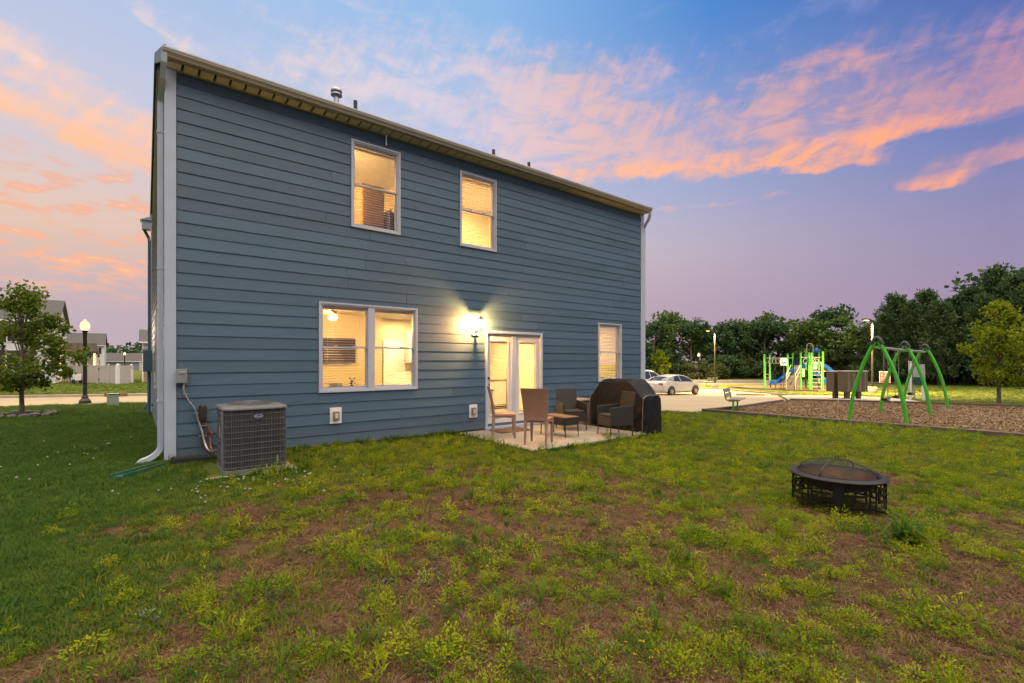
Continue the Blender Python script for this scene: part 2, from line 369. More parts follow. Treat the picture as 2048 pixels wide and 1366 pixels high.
# ------------------------------------------------------------------ terrain
CP = np.array([(0,2,0),(-4,3,.02),(4,3,-.02),(3.4,5,-.02),(0,5,0),(-5,6.5,.07),(-3.5,6.5,.06),(-2,8,.05),(0,9.0,.0),(2,9.3,-.01),(4,13.9,-.06),(3.2,11,-.04),(-8,4,.05),(-9,9,.06),(-10,14,0),(-14,17,-.05),(-20,22,-.1),(-15,30,-.2),(-30,40,-.26),(-35,60,-.2),(-20,60,-.1),(-60,60,-.2),(-40,25,-.1),
(11.7,10.85,-.25),(6.6,16.6,-.28),(9,13.7,-.27),(11.3,14.5,-.33),(17,19.4,-.36),(20.2,18.7,-.35),(13.7,22.5,-.42),(14,25,-.5),(13,35,-.95),(20,43,-1.0),(30,40,-.8),(30,30,-.6),(25,24,-.45),(20,52,-.65),(28,62,-.5),(60,62,-.4),(60,40,-.5),(45,25,-.4),(8,20,-.4),(7,28,-.62),(9,45,-.9),(20,5,-.25),(30,12,-.3),(0,-8,0),(-10,-8,0),(12,-8,-.1),(8,6,-.12),(-3,16,0),(0,25,-.3),(-160,250,-.3),(0,250,-.3),(160,250,-.3),(-160,60,-.3),(160,60,-.4),(-160,-60,0),(160,-60,-.2),(0,-60,0),(0,110,-.3),(60,110,-.4),(-60,110,-.3)], float)
_S = 10.; _P = CP[:, :2] / _S; _n = len(CP)
def _U(r2): return np.where(r2 > 1e-12, r2 * np.log(np.maximum(r2, 1e-12)), 0)
_A = np.zeros((_n + 3, _n + 3)); _A[:_n, :_n] = _U(((_P[:, None] - _P[None]) ** 2).sum(-1)) + np.eye(_n) * .02
_A[:_n, _n] = 1; _A[:_n, _n + 1:] = _P; _A[_n, :_n] = 1; _A[_n + 1:, :_n] = _P.T
_W = np.linalg.solve(_A, np.r_[CP[:, 2], 0, 0, 0])
def H(x, y):
    x = np.asarray(x, float) / _S; y = np.asarray(y, float) / _S
    r2 = (x[..., None] - _P[:, 0]) ** 2 + (y[..., None] - _P[:, 1]) ** 2
    return _U(r2) @ _W[:_n] + _W[_n] + _W[_n + 1] * x + _W[_n + 2] * y
def G(x, y): return float(H(x, y))

HA = math.atan2(.6196, .785)               # the house's rear wall direction
HO = (-5.004, 6.905)
UX, UY, VX, VY = .785, .6196, -.6196, .785
def HW(u, v): return (HO[0] + UX * u + VX * v, HO[1] + UY * u + VY * v)
def to_uv(x, y):
    a, b = x - HO[0], y - HO[1]
    return a * UX + b * UY, a * VX + b * VY
def vnoise(x, y, s, seed=0):
    """smooth value noise on arrays"""
    x = np.asarray(x) / s; y = np.asarray(y) / s
    xi = np.floor(x).astype(int); yi = np.floor(y).astype(int); fx = x - xi; fy = y - yi
    fx = fx * fx * (3 - 2 * fx); fy = fy * fy * (3 - 2 * fy)
    def hh(a, b):
        k = (a * 374761393 + b * 668265263 + seed * 1442695041) & 0x7fffffff
        k = (k ^ (k >> 13)) * 1274126177 & 0x7fffffff
        return ((k ^ (k >> 16)) & 0xffff) / 65535.
    return (hh(xi, yi) * (1 - fx) + hh(xi + 1, yi) * fx) * (1 - fy) + (hh(xi, yi + 1) * (1 - fx) + hh(xi + 1, yi + 1) * fx) * fy
def sstep(v, a, b):
    t = np.clip((v - a) / (b - a), 0, 1); return t * t * (3 - 2 * t)
def dryness(x, y):
    """1 on the worn, dry part of the yard, 0 on the dense lawn"""
    x = np.asarray(x, float); y = np.asarray(y, float)
    left = sstep(x * .86 + y * .40 + (vnoise(x, y, 1.1, 3) - .5) * 1.8, -1.9, .7)
    far = 1 - .88 * sstep(y + .12 * np.abs(x - 3) + (vnoise(x, y, 1.3, 5) - .5) * 3.0, 4.1, 7.4)
    n = vnoise(x, y, .55, 1) * .55 + vnoise(x, y, .2, 2) * .45
    return np.clip(left * far * (.55 + 1.0 * n), 0, 1)

def ground_mat():
    m = bpy.data.materials.new('lawn_soil'); m.use_nodes = True; t = m.node_tree; N = NT(t); b = t.nodes['Principled BSDF']
    tc = N.n('ShaderNodeTexCoord').outputs['Object']
    at = N.n('ShaderNodeAttribute', attribute_name='dry').outputs['Fac']
    n1 = N.noise(tc, 55, 6, .7); n2 = N.noise(tc, 1.3, 5, .6); n3 = N.noise(tc, 9, 4, .6)
    thatch = N.ramp(N.m('ADD', N.m('MULTIPLY', n1, .65), N.m('MULTIPLY', n3, .35)), [(.34, (.008, .0045, .003)), (.5, (.042, .021, .013)), (.66, (.13, .070, .040))])
    lawn = N.ramp(N.m('ADD', N.m('MULTIPLY', n3, .5), N.m('MULTIPLY', n2, .5)), [(.3, (.05, .075, .012)), (.5, (.09, .115, .018)), (.7, (.15, .155, .026))])
    t.links.new(N.mix(at, lawn, thatch), b.inputs['Base Color']); b.inputs['Roughness'].default_value = 1; b.inputs['Specular IOR Level'].default_value = .1
    bp = N.n('ShaderNodeBump'); bp.inputs['Strength'].default_value = .9; bp.inputs['Distance'].default_value = .02
    t.links.new(n1, bp.inputs['Height']); t.links.new(bp.outputs[0], b.inputs['Normal'])
    return m
def terrain():
    xs = np.unique(np.round(np.concatenate([np.linspace(-320, -60, 14), np.arange(-60, -12, 1.0), np.arange(-12, 16, .3), np.arange(16, 62, .8), np.linspace(62, 320, 14)]), 3))
    ys = np.unique(np.round(np.concatenate([np.linspace(-80, -4, 10), np.arange(-4, 22, .3), np.arange(22, 64, .8), np.linspace(64, 400, 22)]), 3))
    X, Y = np.meshgrid(xs, ys, indexing='ij'); Z = H(np.clip(X, -150, 150), np.clip(Y, -55, 240))
    dry = dryness(X, Y)
    near = (np.abs(X) < 20) & (Y < 24)
    Z = Z + np.where(near, (vnoise(X, Y, .8, 9) - .5) * .025, 0)
    u, v = to_uv(X, Y); Z = np.where((u > -.0) & (u < 11.3) & (v > .15) & (v < 9), np.minimum(Z, -.02) - .1, Z)
    n, k = X.shape; V = np.stack([X, Y, Z], -1).reshape(-1, 3)
    i, j = np.meshgrid(np.arange(n - 1), np.arange(k - 1), indexing='ij'); a = (i * k + j).ravel()
    me = fast_mesh('ground', V, [np.stack([a, a + k, a + k + 1, a + 1], 1)])
    me.polygons.foreach_set('use_smooth', [True] * len(me.polygons))
    at = me.attributes.new('dry', 'FLOAT', 'POINT'); at.data.foreach_set('value', dry.ravel().astype(np.float32))
    me.materials.append(ground_mat())
    o = inst('ground', me); o['kind'] = 'structure'
terrain()

def sheet(name, poly, off, m, step=.7, kind='structure'):
    """a convex polygon laid on the terrain"""
    import bmesh
    P = np.array(poly); x0, y0 = P.min(0); x1, y1 = P.max(0)
    bm = bmesh.new(); nx = max(1, int((x1 - x0) / step)); ny = max(1, int((y1 - y0) / step))
    vv = [[bm.verts.new((x0 + (x1 - x0) * i / nx, y0 + (y1 - y0) * j / ny, 0)) for j in range(ny + 1)] for i in range(nx + 1)]
    for i in range(nx):
        for j in range(ny): bm.faces.new((vv[i][j], vv[i + 1][j], vv[i + 1][j + 1], vv[i][j + 1]))
    c = P.mean(0)
    for a, b in zip(P, np.roll(P, -1, 0)):
        d = b - a; nrm = np.array([d[1], -d[0]])
        if nrm @ (c - a) > 0: nrm = -nrm
        bmesh.ops.bisect_plane(bm, geom=bm.verts[:] + bm.edges[:] + bm.faces[:], plane_co=(a[0], a[1], 0), plane_no=(nrm[0], nrm[1], 0), clear_outer=True)
    for v in bm.verts: v.co.z = G(v.co.x, v.co.y) + off
    ext = bmesh.ops.extrude_face_region(bm, geom=bm.faces[:])
    for e in ext['geom']:
        if isinstance(e, bmesh.types.BMVert): pass
    me = bpy.data.meshes.new(name)
    for v in [e for e in ext['geom'] if isinstance(e, bmesh.types.BMVert)]: v.co.z -= off + .12
    bmesh.ops.recalc_face_normals(bm, faces=bm.faces)
    bm.to_mesh(me); bm.free(); me.materials.append(m)
    o = inst(name, me); o['kind'] = kind; return o
LOT = [(2.5, 15.5), (6.9, 17.2), (13.6, 23.5), (19.5, 35), (19.0, 42.5), (8, 47), (0, 44), (-2, 30)]
MULCH = [(6.95, 17.25), (15.0, 7.1), (26, 16), (13.9, 23.7)]
WALK = [(13.95, 23.95), (18.6, 21.0), (20.4, 24.5), (21, 28), (19.3, 32.6), (17.7, 31.2)]
PLAY = [(20.5, 44.5), (24.5, 38), (31, 38.5), (32, 45.5), (23, 46.3)]
STREET_R = [(-5, 50), (22, 47.6), (60, 46.5), (60, 50.6), (22, 51.8), (-5, 53.4)]
STREET_L = [(-42, 1.6), (-6, 23.3), (-6, 25.9), (-24, 20.2), (-46, 13.2)]
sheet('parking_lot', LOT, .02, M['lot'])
sheet('mulch_ground', MULCH, .03, M['mulch'], .4)
sheet('sidewalk', WALK, .05, M['concrete'], .5)
sheet('mulch_ground', PLAY, .03, M['mulch'])
sheet('street', STREET_R, .02, M['asphalt'])
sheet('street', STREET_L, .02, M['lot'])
PATIO = [HW(4.86, -.03), HW(4.86, -2.5), HW(7.95, -2.5), HW(7.95, -.03)]
def inside(poly, x, y, pad=0.0):
    P = np.array(poly); c = P.mean(0); r = np.ones(np.shape(x), bool)
    for a, b in zip(P, np.roll(P, -1, 0)):
        d = (b - a) / np.linalg.norm(b - a); n = np.array([-d[1], d[0]])
        if n @ (c - a) < 0: n = -n
        r &= ((x - a[0]) * n[0] + (y - a[1]) * n[1]) > -pad
    return r
# patio slab with a control joint
p = MB(); p.box(4.86, 6.395, -2.5, -.03, -.12, .045); p.box(6.405, 7.95, -2.5, -.03, -.12, .045); p.box(4.87, 7.94, -2.49, -.04, -.1, .035)
o = p.build('patio', M['concrete'], bevel=.008); o.location = (*HO, 0); o.rotation_euler = (0, 0, HA); o['kind'] = 'structure'
# ------------------------------------------------------------------ the house
WL, DP, EZ, CE, ZB = 11.2, 9.0, 5.82, .185, .08          # rear wall length, depth, soffit height, course exposure, siding bottom
house = empty('house', (*HO, 0), HA, 'two-storey blue lap-sided house with lit windows and tan gutter', 'house')
WIN = {'ul': (2.66, 3.61, 3.97, 5.55), 'ur': (4.95, 5.90, 3.97, 5.55), 'll': (2.10, 3.97, 1.0, 2.58), 'r': (9.27, 10.23, 1.0, 2.57)}
DOOR = (5.60, 7.27, .10, 2.22)
OPEN = list(WIN.values()) + [DOOR]
def wallgrid(mb, rects, u0, u1, z0, z1, y0, y1):
    us = sorted({u0, u1, *[r[0] for r in rects], *[r[1] for r in rects]}); zs = sorted({z0, z1, *[r[2] for r in rects], *[r[3] for r in rects]})
    for i in range(len(us) - 1):
        for j in range(len(zs) - 1):
            cu, cz = (us[i] + us[i + 1]) / 2, (zs[j] + zs[j + 1]) / 2
            if any(r[0] < cu < r[1] and r[2] < cz < r[3] for r in rects): continue
            mb.box(us[i], us[i + 1], y0, y1, zs[j], zs[j + 1])
inner = [(a + .05, b - .05, c + .05, d - .05) for a, b, c, d in OPEN]
w = MB(); wallgrid(w, inner, .012, WL - .012, .06, EZ + .1, .0, .12)
rear_wall = w.build('rear_wall', M['siding'], house, fix=False)
RID = 8.28; PT = (RID - 5.93) / 4.85
w = MB(); w.prism([(0.0, .06), (DP, .06), (DP, EZ + .1), (DP / 2, RID - .12), (0.0, EZ + .1)], .0, .12, 'x'); side_wall = w.build('side_wall', M['siding'], house)
w = MB(); w.prism([(0.12, .06), (DP, .06), (DP, EZ + .1), (DP / 2, RID - .12), (0.12, EZ + .1)], WL - .12, WL, 'x'); w.build('side_wall', M['siding'], house)
w = MB(); w.box(.12, WL - .12, DP - .12, DP, .06, EZ + .1); w.build('front_wall', M['siding'], house)
w = MB(); w.box(.02, WL - .02, .02, DP - .02, -.3, .06); w.build('foundation', M['found'], house)
# siding: every course cut at the openings and at staggered butt joints
rg = random.Random(3)
def board(mb, a, b, z0, z1, course_bottom, j):
    def yy(z): return -.030 + .013 * (z - course_bottom) / CE - j
    top = z1 + (.012 if abs(z1 - (course_bottom + CE)) < 1e-6 else 0)
    mb.add([(a, yy(z0), z0), (b, yy(z0), z0), (b, yy(top), top), (a, yy(top), top), (a, -.002, z0), (b, -.002, z0), (b, -.002, top), (a, -.002, top)],
           [(0, 1, 2, 3), (4, 7, 6, 5), (0, 4, 5, 1), (1, 5, 6, 2), (2, 6, 7, 3), (3, 7, 4, 0)])
ncourse = int(round((EZ - ZB) / CE))
for i in range(ncourse):
    zb = ZB + i * CE; zt = min(zb + CE, EZ - .002)
    joints = [.092]; x = rg.choice([1.2, 2.4, 3.0, 3.66]) + rg.uniform(-.2, .2)
    while x < WL - .5: joints.append(x); x += 3.66
    joints.append(WL - .092)
    for a, b in zip(joints[:-1], joints[1:]):
        mb = MB(); a2, b2 = a + .0022, b - .0022; j = rg.uniform(0, .004)
        cuts = sorted({a2, b2, *[k for r in OPEN if r[2] < zt - .004 and r[3] > zb + .004 for k in r[:2] if a2 < k < b2]})
        for c0, c1 in zip(cuts[:-1], cuts[1:]):
            cu = (c0 + c1) / 2; zr = [(zb, zt)]
            for r in OPEN:
                if r[0] < cu < r[1]:
                    new = []
                    for p0, p1 in zr:
                        if r[2] > p0 + .004: new.append((p0, min(p1, r[2])))
                        if r[3] < p1 - .004: new.append((max(p0, r[3]), p1))
                    zr = [q for q in new if q[1] - q[0] > .006]
            for p0, p1 in zr:
                mb = MB(); board(mb, c0, c1, p0, p1, zb, j); mb.build('siding_board', M['siding'], rear_wall, fix=False)
# side wall courses (seen at a grazing angle)
for i in range(44):
    zb = ZB + i * CE; zt = zb + CE
    v0, v1 = .092, DP - .09
    if zt > EZ + .05:
        k = (zt - 5.80) / PT - .3; v0 = max(v0, k); v1 = DP - k if k > .1 else v1
    if v1 - v0 < .3: break
    if i % 2 == 0: segs = [(v0, 4.4), (4.4, v1)]
    else: segs = [(v0, 2.6), (2.6, 6.2), (6.2, v1)]
    for a, b in segs:
        a, b = max(a, v0), min(b, v1)
        if b - a < .05: continue
        mb = MB(); t = zt + .012
        mb.add([(-.034, a, zb), (-.034, b, zb), (-.015, b, t), (-.015, a, t), (-.002, a, zb), (-.002, b, zb), (-.002, b, t), (-.002, a, t)],
               [(3, 2, 1, 0), (5, 6, 7, 4), (1, 5, 4, 0), (2, 6, 5, 1), (3, 7, 6, 2), (0, 4, 7, 3)])
        mb.build('siding_board', M['siding'], side_wall, fix=False)
# corner boards, frieze, skirt
for u0, u1 in ((-.045, .089), (WL - .089, WL + .045)):
    MB().box(u0, u1, -.05, -.001, .06, EZ - .003).build('corner_board', M['trim'], house, bevel=.003)
MB().box(-.05, -.001, -.001, .092, .06, EZ + .02).build('corner_board', M['trim'], house, bevel=.003)
MB().box(-.05, -.001, DP - .092, DP + .03, .06, EZ).build('corner_board', M['trim'], house)
# soffit (grooved panels with vents), fascia, gutter
so = MB(); so.box(-.06, WL + .05, -.235, -.0, EZ + .022, EZ + .03); soffit = so.build('soffit', M['slot'], house)
n = 56; wv = (WL + .05) / n
pm = MB().box(.017, wv - .017, -.225, -.052, -.022, .015).mesh('soffit_panel', M['soffit'])
for k in range(n): inst('soffit_panel', pm, soffit, (-.04 + k * wv, 0, EZ + .006))
MB().box(-.06, WL + .05, -.05, -.036, EZ - .035, EZ + .004).build('frieze', M['gutter'], house)
g0, g1 = -.08, WL + .03
MB().box(g0 + .02, g1 - .02, -.25, -.235, EZ - .005, EZ + .13).build('fascia', M['gutter'], house)
prof = [(-.252, EZ + .005), (-.315, EZ + .005), (-.325, EZ + .03), (-.352, EZ + .065), (-.357, EZ + .115), (-.352, EZ + .125), (-.345, EZ + .115), (-.345, EZ + .07), (-.315, EZ + .035), (-.31, EZ + .015), (-.262, EZ + .015), (-.262, EZ + .12), (-.252, EZ + .12)]
gt = MB(); gt.prism(prof, g0, g1, 'x'); gutter = gt.build('gutter', M['gutter'], house)
MB().prism([(-.252, EZ + .005), (-.315, EZ + .005), (-.352, EZ + .065), (-.354, EZ + .118), (-.252, EZ + .118)], g0 - .004, g0 + .002, 'x').build('end_cap', M['gutter'], gutter)
MB().box(g0, g1, -.361, -.352, EZ + .095, EZ + .108).build('gutter_lip', M['trim'], gutter)
# roof
rf = MB(); e = -.30; zt = 5.93
rf.prism([(e, zt), (DP / 2, zt + PT * (DP / 2 - e)), (DP - e, zt), (DP - e, zt + .04), (DP / 2, zt + PT * (DP / 2 - e) + .05), (e, zt + .04)], -.05, WL + .05, 'x'); roof = rf.build('roof', M['shingle'], house)
for a, b in (((-.052, e, zt - .06), (-.052, DP / 2, zt + PT * (DP / 2 - e) - .06)), ((-.052, DP - e, zt - .06), (-.052, DP / 2, zt + PT * (DP / 2 - e) - .06))):
    MB().bar(a, b, .03, .2).build('rake_board', M['siding'], roof)
def rz(v): return zt + .04 + PT * (v - e)
f = MB(); f.lathe([(.055, 0), (.055, .34), (.058, .34), (.058, .36), (.12, .37), (.12, .40), (.075, .42), (.075, .44), (.12, .45), (.12, .48), (.08, .52), (.0, .525)], 16)
o = f.build('flue_vent', M['metal'], roof, True); o.location = (3.06, 2.0, rz(2.0) - .1)
for u, hh in ((3.48, .30), (7.31, .26), (8.58, .24)):
    f = MB(); f.lathe([(.042, 0), (.042, hh + .1), (.03, hh + .1), (.03, hh)], 12); o = f.build('vent_pipe', M['metal_dk'], roof, True); o.location = (u, 2.0, rz(2.0) - .1)
# front eave return with its own gutter and downspout, seen past the side wall
rt = MB(); rt.box(-.26, -.052, DP - .05, DP + .3, 5.42, 5.66); rt.prism([(-.30, 5.66), (-.05, 5.66), (-.05, 5.78)], DP - .1, DP + .34, 'y'); rt.build('eave_return', M['trim'], house)
def downspout(name, pts, m, w=.075, d=.055):
    mb = MB(); P = [Vector(p) for p in pts]
    for a, b in zip(P[:-1], P[1:]): mb.bar(a, b, w, d, up=(0, 1, 0) if abs((b - a).z) > .3 * (b - a).length else (0, 0, 1))
    for q in P[1:-1]: mb.cbox(q, (w * .98, d * .98, .06))
    return mb.build(name, m, house, bevel=.006)
downspout('downspout', [(-.2, DP + .2, 5.42), (-.1, DP + .2, 5.2), (-.085, DP - .02, 5.05), (-.085, DP - .02, .35), (-.22, DP - .05, .12)], M['siding'])
# rear-left downspout on the side wall: outlet, elbow, pipe, ribbed kick-out
ds = MB(); W2, D2 = .095, .07
def seg(pts, w=W2, d=D2):
    P = [Vector(p) for p in pts]; 
    for i in range(len(P)):
        t = (P[min(i + 1, len(P) - 1)] - P[max(i - 1, 0)]).normalized(); y = Vector((0, 1, 0)); y = (y - t * t.dot(y)).normalized(); x = y.cross(t)
        k = len(ds.v)
        for sx, sy in ((-1, -1), (1, -1), (1, 1), (-1, 1)): ds.v.append(tuple(P[i] + x * sx * d / 2 + y * sy * w / 2))
        if i: ds.f += [(k - 4 + q, k - 4 + (q + 1) % 4, k + (q + 1) % 4, k + q) for q in range(4)]
    ds.f.append(tuple(range(len(ds.v) - 4, len(ds.v))))
seg([(-.062, -.29, EZ + .05), (-.062, -.27, EZ - .06), (-.075, -.12, EZ - .22), (-.088, .17, EZ - .42), (-.09, .18, EZ - .52), (-.09, .18, .30)] )
kick = [(-.09 - .30 * (1 - math.cos(t)), .18 - .10 * (1 - math.cos(t)), .30 - .20 * math.sin(t)) for t in np.linspace(0, R(74), 12)]
kick = [(x + (.004 if i % 2 else -.004), y, z) for i, (x, y, z) in enumerate(kick)]
seg(kick + [(-.37, .09, .055)])
ds.build('downspout', M['trim'], house)
for z in (4.9, 2.9, .95): MB().box(-.135, -.034, .125, .235, z, z + .03).build('downspout_strap', M['trim'], house)
# right downspout: curved outlet from the gutter end, pipe behind the corner
dr = MB(); dr.tube([(WL - .02, -.30, EZ + .01), (WL - .01, -.29, EZ - .08), (WL + .03, -.22, EZ - .19), (WL + .07, -.1, EZ - .27), (WL + .085, -.02, EZ - .38), (WL + .085, 0.0, EZ - .5)], .042, 8)
dr.box(WL + .047, WL + .125, -.04, .055, .12, EZ - .46); dr.build('downspout', M['trim'], house)
# wall pipe stub under the soffit
s_ = MB(); s_.tube([(3.31, -.07, 5.79), (3.31, -.075, 5.60)], .013, 8); s_.build('drain_stub', M['white'], house)

# windows --------------------------------------------------------------
def sash(mb, a, b, z0, z1, y, w=.035, t=.03):
    mb.box(a, b, y, y + t, z0, z0 + w); mb.box(a, b, y, y + t, z1 - w, z1); mb.box(a, a + w, y, y + t, z0 + w, z1 - w); mb.box(b - w, b, y, y + t, z0 + w, z1 - w)
def window(r, mulls=1):
    a, b, z0, z1 = r; mb = MB(); e1 = .03
    # outer flange then stepped frame
    mb.box(a, b, -.055, .02, z0, z0 + e1); mb.box(a, b, -.055, .02, z1 - e1, z1); mb.box(a, a + e1, -.055, .02, z0 + e1, z1 - e1); mb.box(b - e1, b, -.055, .02, z0 + e1, z1 - e1)
    e2 = .055
    mb.box(a + e1, b - e1, -.038, .10, z0 + e1, z0 + e2); mb.box(a + e1, b - e1, -.038, .10, z1 - e2, z1 - e1); mb.box(a + e1, a + e2, -.038, .10, z0 + e2, z1 - e2); mb.box(b - e2, b - e1, -.038, .10, z0 + e2, z1 - e2)
    cells = [(a + e2, b - e2)]
    if mulls == 2:
        c = (a + b) / 2; mb.box(c - .06, c + .06, -.04, .10, z0 + e2, z1 - e2); cells = [(a + e2, c - .06), (c + .06, b - e2)]
    fr = mb.build('window', M['vinyl'], house)
    zm = (z0 + z1) / 2
    for x0, x1 in cells:
        s1 = MB(); sash(s1, x0, x1, zm - .012, z1 - e2, -.012, .022); s1.build('upper_sash', M['vinyl'], fr)
        s2 = MB(); sash(s2, x0, x1, z0 + e2, zm + .022, .022, .028); 
        s2.box(x0 + .3 * (x1 - x0) - .03, x0 + .3 * (x1 - x0) + .03, -.0, .03, zm + .0225, zm + .036); s2.box(x0 + .7 * (x1 - x0) - .03, x0 + .7 * (x1 - x0) + .03, -.0, .03, zm + .0225, zm + .036)
        s2.build('lower_sash', M['vinyl'], fr)
        MB().box(x0 + .02, x1 - .02, .002, .006, zm, z1 - e2 - .02).build('pane', M['glass'], fr)
        MB().box(x0 + .026, x1 - .026, .036, .040, z0 + e2 + .026, zm).build('pane', M['glass'], fr)
    return fr
for k, r in WIN.items(): window(r, 2 if k == 'll' else 1)
# french door --------------------------------------------------------------
a, b, z0, z1 = DOOR
dm = MB(); e1 = .055
dm.box(a, b, -.06, .10, z1 - e1, z1); dm.box(a, a + e1, -.06, .10, z0, z1 - e1); dm.box(b - e1, b, -.06, .10, z0, z1 - e1)
dm.box(a + e1, b - e1, -.02, .02, z1 - e1 - .03, z1 - e1)
dframe = dm.build('door_frame', M['trim'], house, bevel=.004)
MB().box(a - .02, b + .02, -.10, .12, .055, z0 + .002).build('sill', M['trim'], dframe)
cm = (a + b) / 2
MB().box(cm - .055, cm + .055, -.0, .095, z0 + .003, z1 - e1 - .03).build('door_post', M['trim'], house)
M['door'] = mat('door_white', (.60, .58, .56), .45, c2=(.52, .50, .48), var=.4)
DPANES = []
for d0, d1 in ((a + e1, cm - .055), (cm + .055, b - e1)):
    q = MB(); g0_, g1_, gz0, gz1 = d0 + .115, d1 - .115, z0 + .25, z1 - e1 - .17
    y0 = .025; q.box(d0, d1, y0, .068, z0 + .012, gz0); q.box(d0, d1, y0, .068, gz1, z1 - e1 - .03); q.box(d0, g0_, y0, .068, gz0, gz1); q.box(g1_, d1, y0, .068, gz0, gz1)
    dr_ = q.build('door_leaf', M['door'], house)
    t = MB(); sash(t, g0_ - .022, g1_ + .022, gz0 - .022, gz1 + .022, .008, .022, .018); t.build('glazing_bead', M['door'], dr_, bevel=.003)
    MB().box(g0_, g1_, .04, .045, gz0, gz1).build('pane', M['glass'], dr_)
    MB().box(d0 + .02, d1 - .02, .012, .026, z0 + .04, z0 + .06).build('kick_seal', M['metal_dk'], dr_)
    DPANES.append((g0_, g1_, gz0, gz1))
    if d0 < cm - .3:
        for zz in (1.02, 1.17):
            k = MB(); k.lathe([(.03, 0), (.03, .012), (.012, .015), (.012, .035), (.026, .042), (.028, .055), (.0, .066)], 16)
            o = k.build('door_knob', M['metal_dk'], dr_, True); o.location = (d0 + .055, .024, zz); o.rotation_euler = (R(90), 0, 0)
        MB().box(d0 + .006, d0 + .03, .012, .024, 1.62, 1.73).build('hinge', M['metal'], dr_)
# interiors: one closed lit room behind each opening -------------------------
M['plaster'] = mat('room_paint', (.70, .58, .36), .9, c2=(.66, .54, .33), var=.5, scale=1.5)
M['ceil'] = mat('room_ceiling', (.80, .76, .68), .9)
M['carpet'] = mat('room_floor', (.34, .26, .18), .9, bump=.3)
M['cab'] = mat('cabinet_white', (.72, .68, .6), .5)
M['woodlt'] = mat('wood_orange', (.42, .22, .07), .5, c2=(.3, .15, .05), var=.7, scale=5, stretch=(1, 1, 6))
def room(u0, u1, z0, z1, dep):
    MB().box(u0, u1, dep, dep + .05, z0, z1).build('room_wall', M['plaster'], house)
    MB().box(u0 - .05, u0, .121, dep, z0, z1).build('room_wall', M['plaster'], house); MB().box(u1, u1 + .05, .121, dep, z0, z1).build('room_wall', M['plaster'], house)
    MB().box(u0 - .05, u1 + .05, .121, dep + .05, z1, z1 + .05).build('room_ceiling', M['ceil'], house); MB().box(u0 - .05, u1 + .05, .121, dep + .05, z0 - .05, z0).build('room_floor', M['carpet'], house)
def room_light(u, v, z, power, size=.35, c=(1, .70, .34)):
    L = bpy.data.lights.new('room_lamp', 'AREA'); L.energy = power; L.size = size; L.color = c; L.shape = 'DISK'
    o = bpy.data.objects.new('room_lamp', L); link(o, house); o.location = (u, v, z - .03); return o
def room_wash(u, v, z, power, c=(1, .70, .34)):
    L = bpy.data.lights.new('room_lamp', 'POINT'); L.energy = power; L.shadow_soft_size = .12; L.color = c
    o = bpy.data.objects.new('room_lamp', L); link(o, house); o.location = (u, v, z); return o
room(.2, 8.6, .1, 2.75, 4.25); MB().box(.2, 4.75, 3.55, 3.65, .1, 2.75).build('partition_wall', M['plaster'], house); room(8.75, 11.0, .1, 2.75, 3.0)
room(1.2, 4.5, 3.05, 5.75, 3.4); room(4.62, 7.4, 3.05, 5.75, 2.4)
WARM, WARM2 = (1, .60, .20), (1, .70, .32)
lamp('POINT', 72, WARM, (2.95, 1.9, 2.36), house, .08); room_light(5.4, 3.4, 2.74, 40, .3, WARM2); room_light(6.9, 2.2, 2.74, 140, .4, WARM2); room_light(9.8, 1.6, 2.74, 85, .35, WARM2)
room_wash(2.0, .55, 5.0, 90, WARM); room_wash(1.9, 2.2, 5.2, 45, WARM); room_light(5.8, 1.3, 5.74, 190, .35, WARM)  # first wash lamp set out of view to light the wardrobe's front
# blinds: each one hangs as a thing of its own, slat by slat
M['slat'] = leafmat('blind_slat', [(.78, .72, .60), (.74, .68, .56)], .25, .5)
slat_cache = {}
def blind(r, pitch, depth, tilt, label, v=.085, drop=None):
    a, b, z0, z1 = r; x, y = HW(a, v); e = empty('window_blind', (x, y, 0), HA, label, 'blind', 'white slatted blinds in the lit windows')
    w = round(b - a, 3); key = (w, depth)
    if key not in slat_cache: slat_cache[key] = MB().box(0, w, -depth / 2, depth / 2, -.0012, .0012).mesh('slat', M['slat'])
    MB().box(0, w, -.025, .025, z1 - .045, z1 - .005).build('headrail', M['slat'], e)
    z = z1 - .07; rr = random.Random(int(a * 100))
    while z > (drop or z0) + .03:
        inst('slat', slat_cache[key], e, (0, 0, z), (R(tilt + rr.uniform(-2, 2)), 0, 0)); z -= pitch
    MB().box(0, w, -.02, .02, z, z + .02).build('bottom_rail', M['slat'], e)
    c = MB()
    for k in (.16, .84): c.box(w * k - .001, w * k + .001, -depth / 2 - .001, -depth / 2, z, z1 - .04)
    c.build('ladder_cord', M['slat'], e)
    wd = MB(); wd.tube([(w * .88, -.035, z1 - .05), (w * .885, -.037, z1 - .62)], .004, 6); wd.build('tilt_wand', M['slat'], e)
def wcell(r, i=None):
    a, b, z0, z1 = r; e2 = .06
    if i is None: return (a + e2, b - e2, z0 + e2, z1 - e2)
    c = (a + b) / 2; return ((a + e2, c - .065, z0 + e2, z1 - e2), (c + .065, b - e2, z0 + e2, z1 - e2))[i]
blind(wcell(WIN['ul']), .046, .048, 8, 'open slatted blind in the upper left window', .13)
blind(wcell(WIN['ur']), .046, .048, 48, 'tilted slatted blind in the upper right window', .13)
blind(wcell(WIN['ll'], 0), .046, .048, 5, 'open slatted blind in the left half of the double window', .13)
blind(wcell(WIN['ll'], 1), .046, .048, 5, 'open slatted blind in the right half of the double window', .13)
blind(wcell(WIN['r']), .046, .048, 28, 'slatted blind in the ground-floor window behind the grill cover', .13)
blind(DPANES[0], .042, .028, 12, 'narrow blind behind the left french door pane', .10)
blind(DPANES[1], .042, .028, 12, 'narrow blind behind the right french door pane', .10)
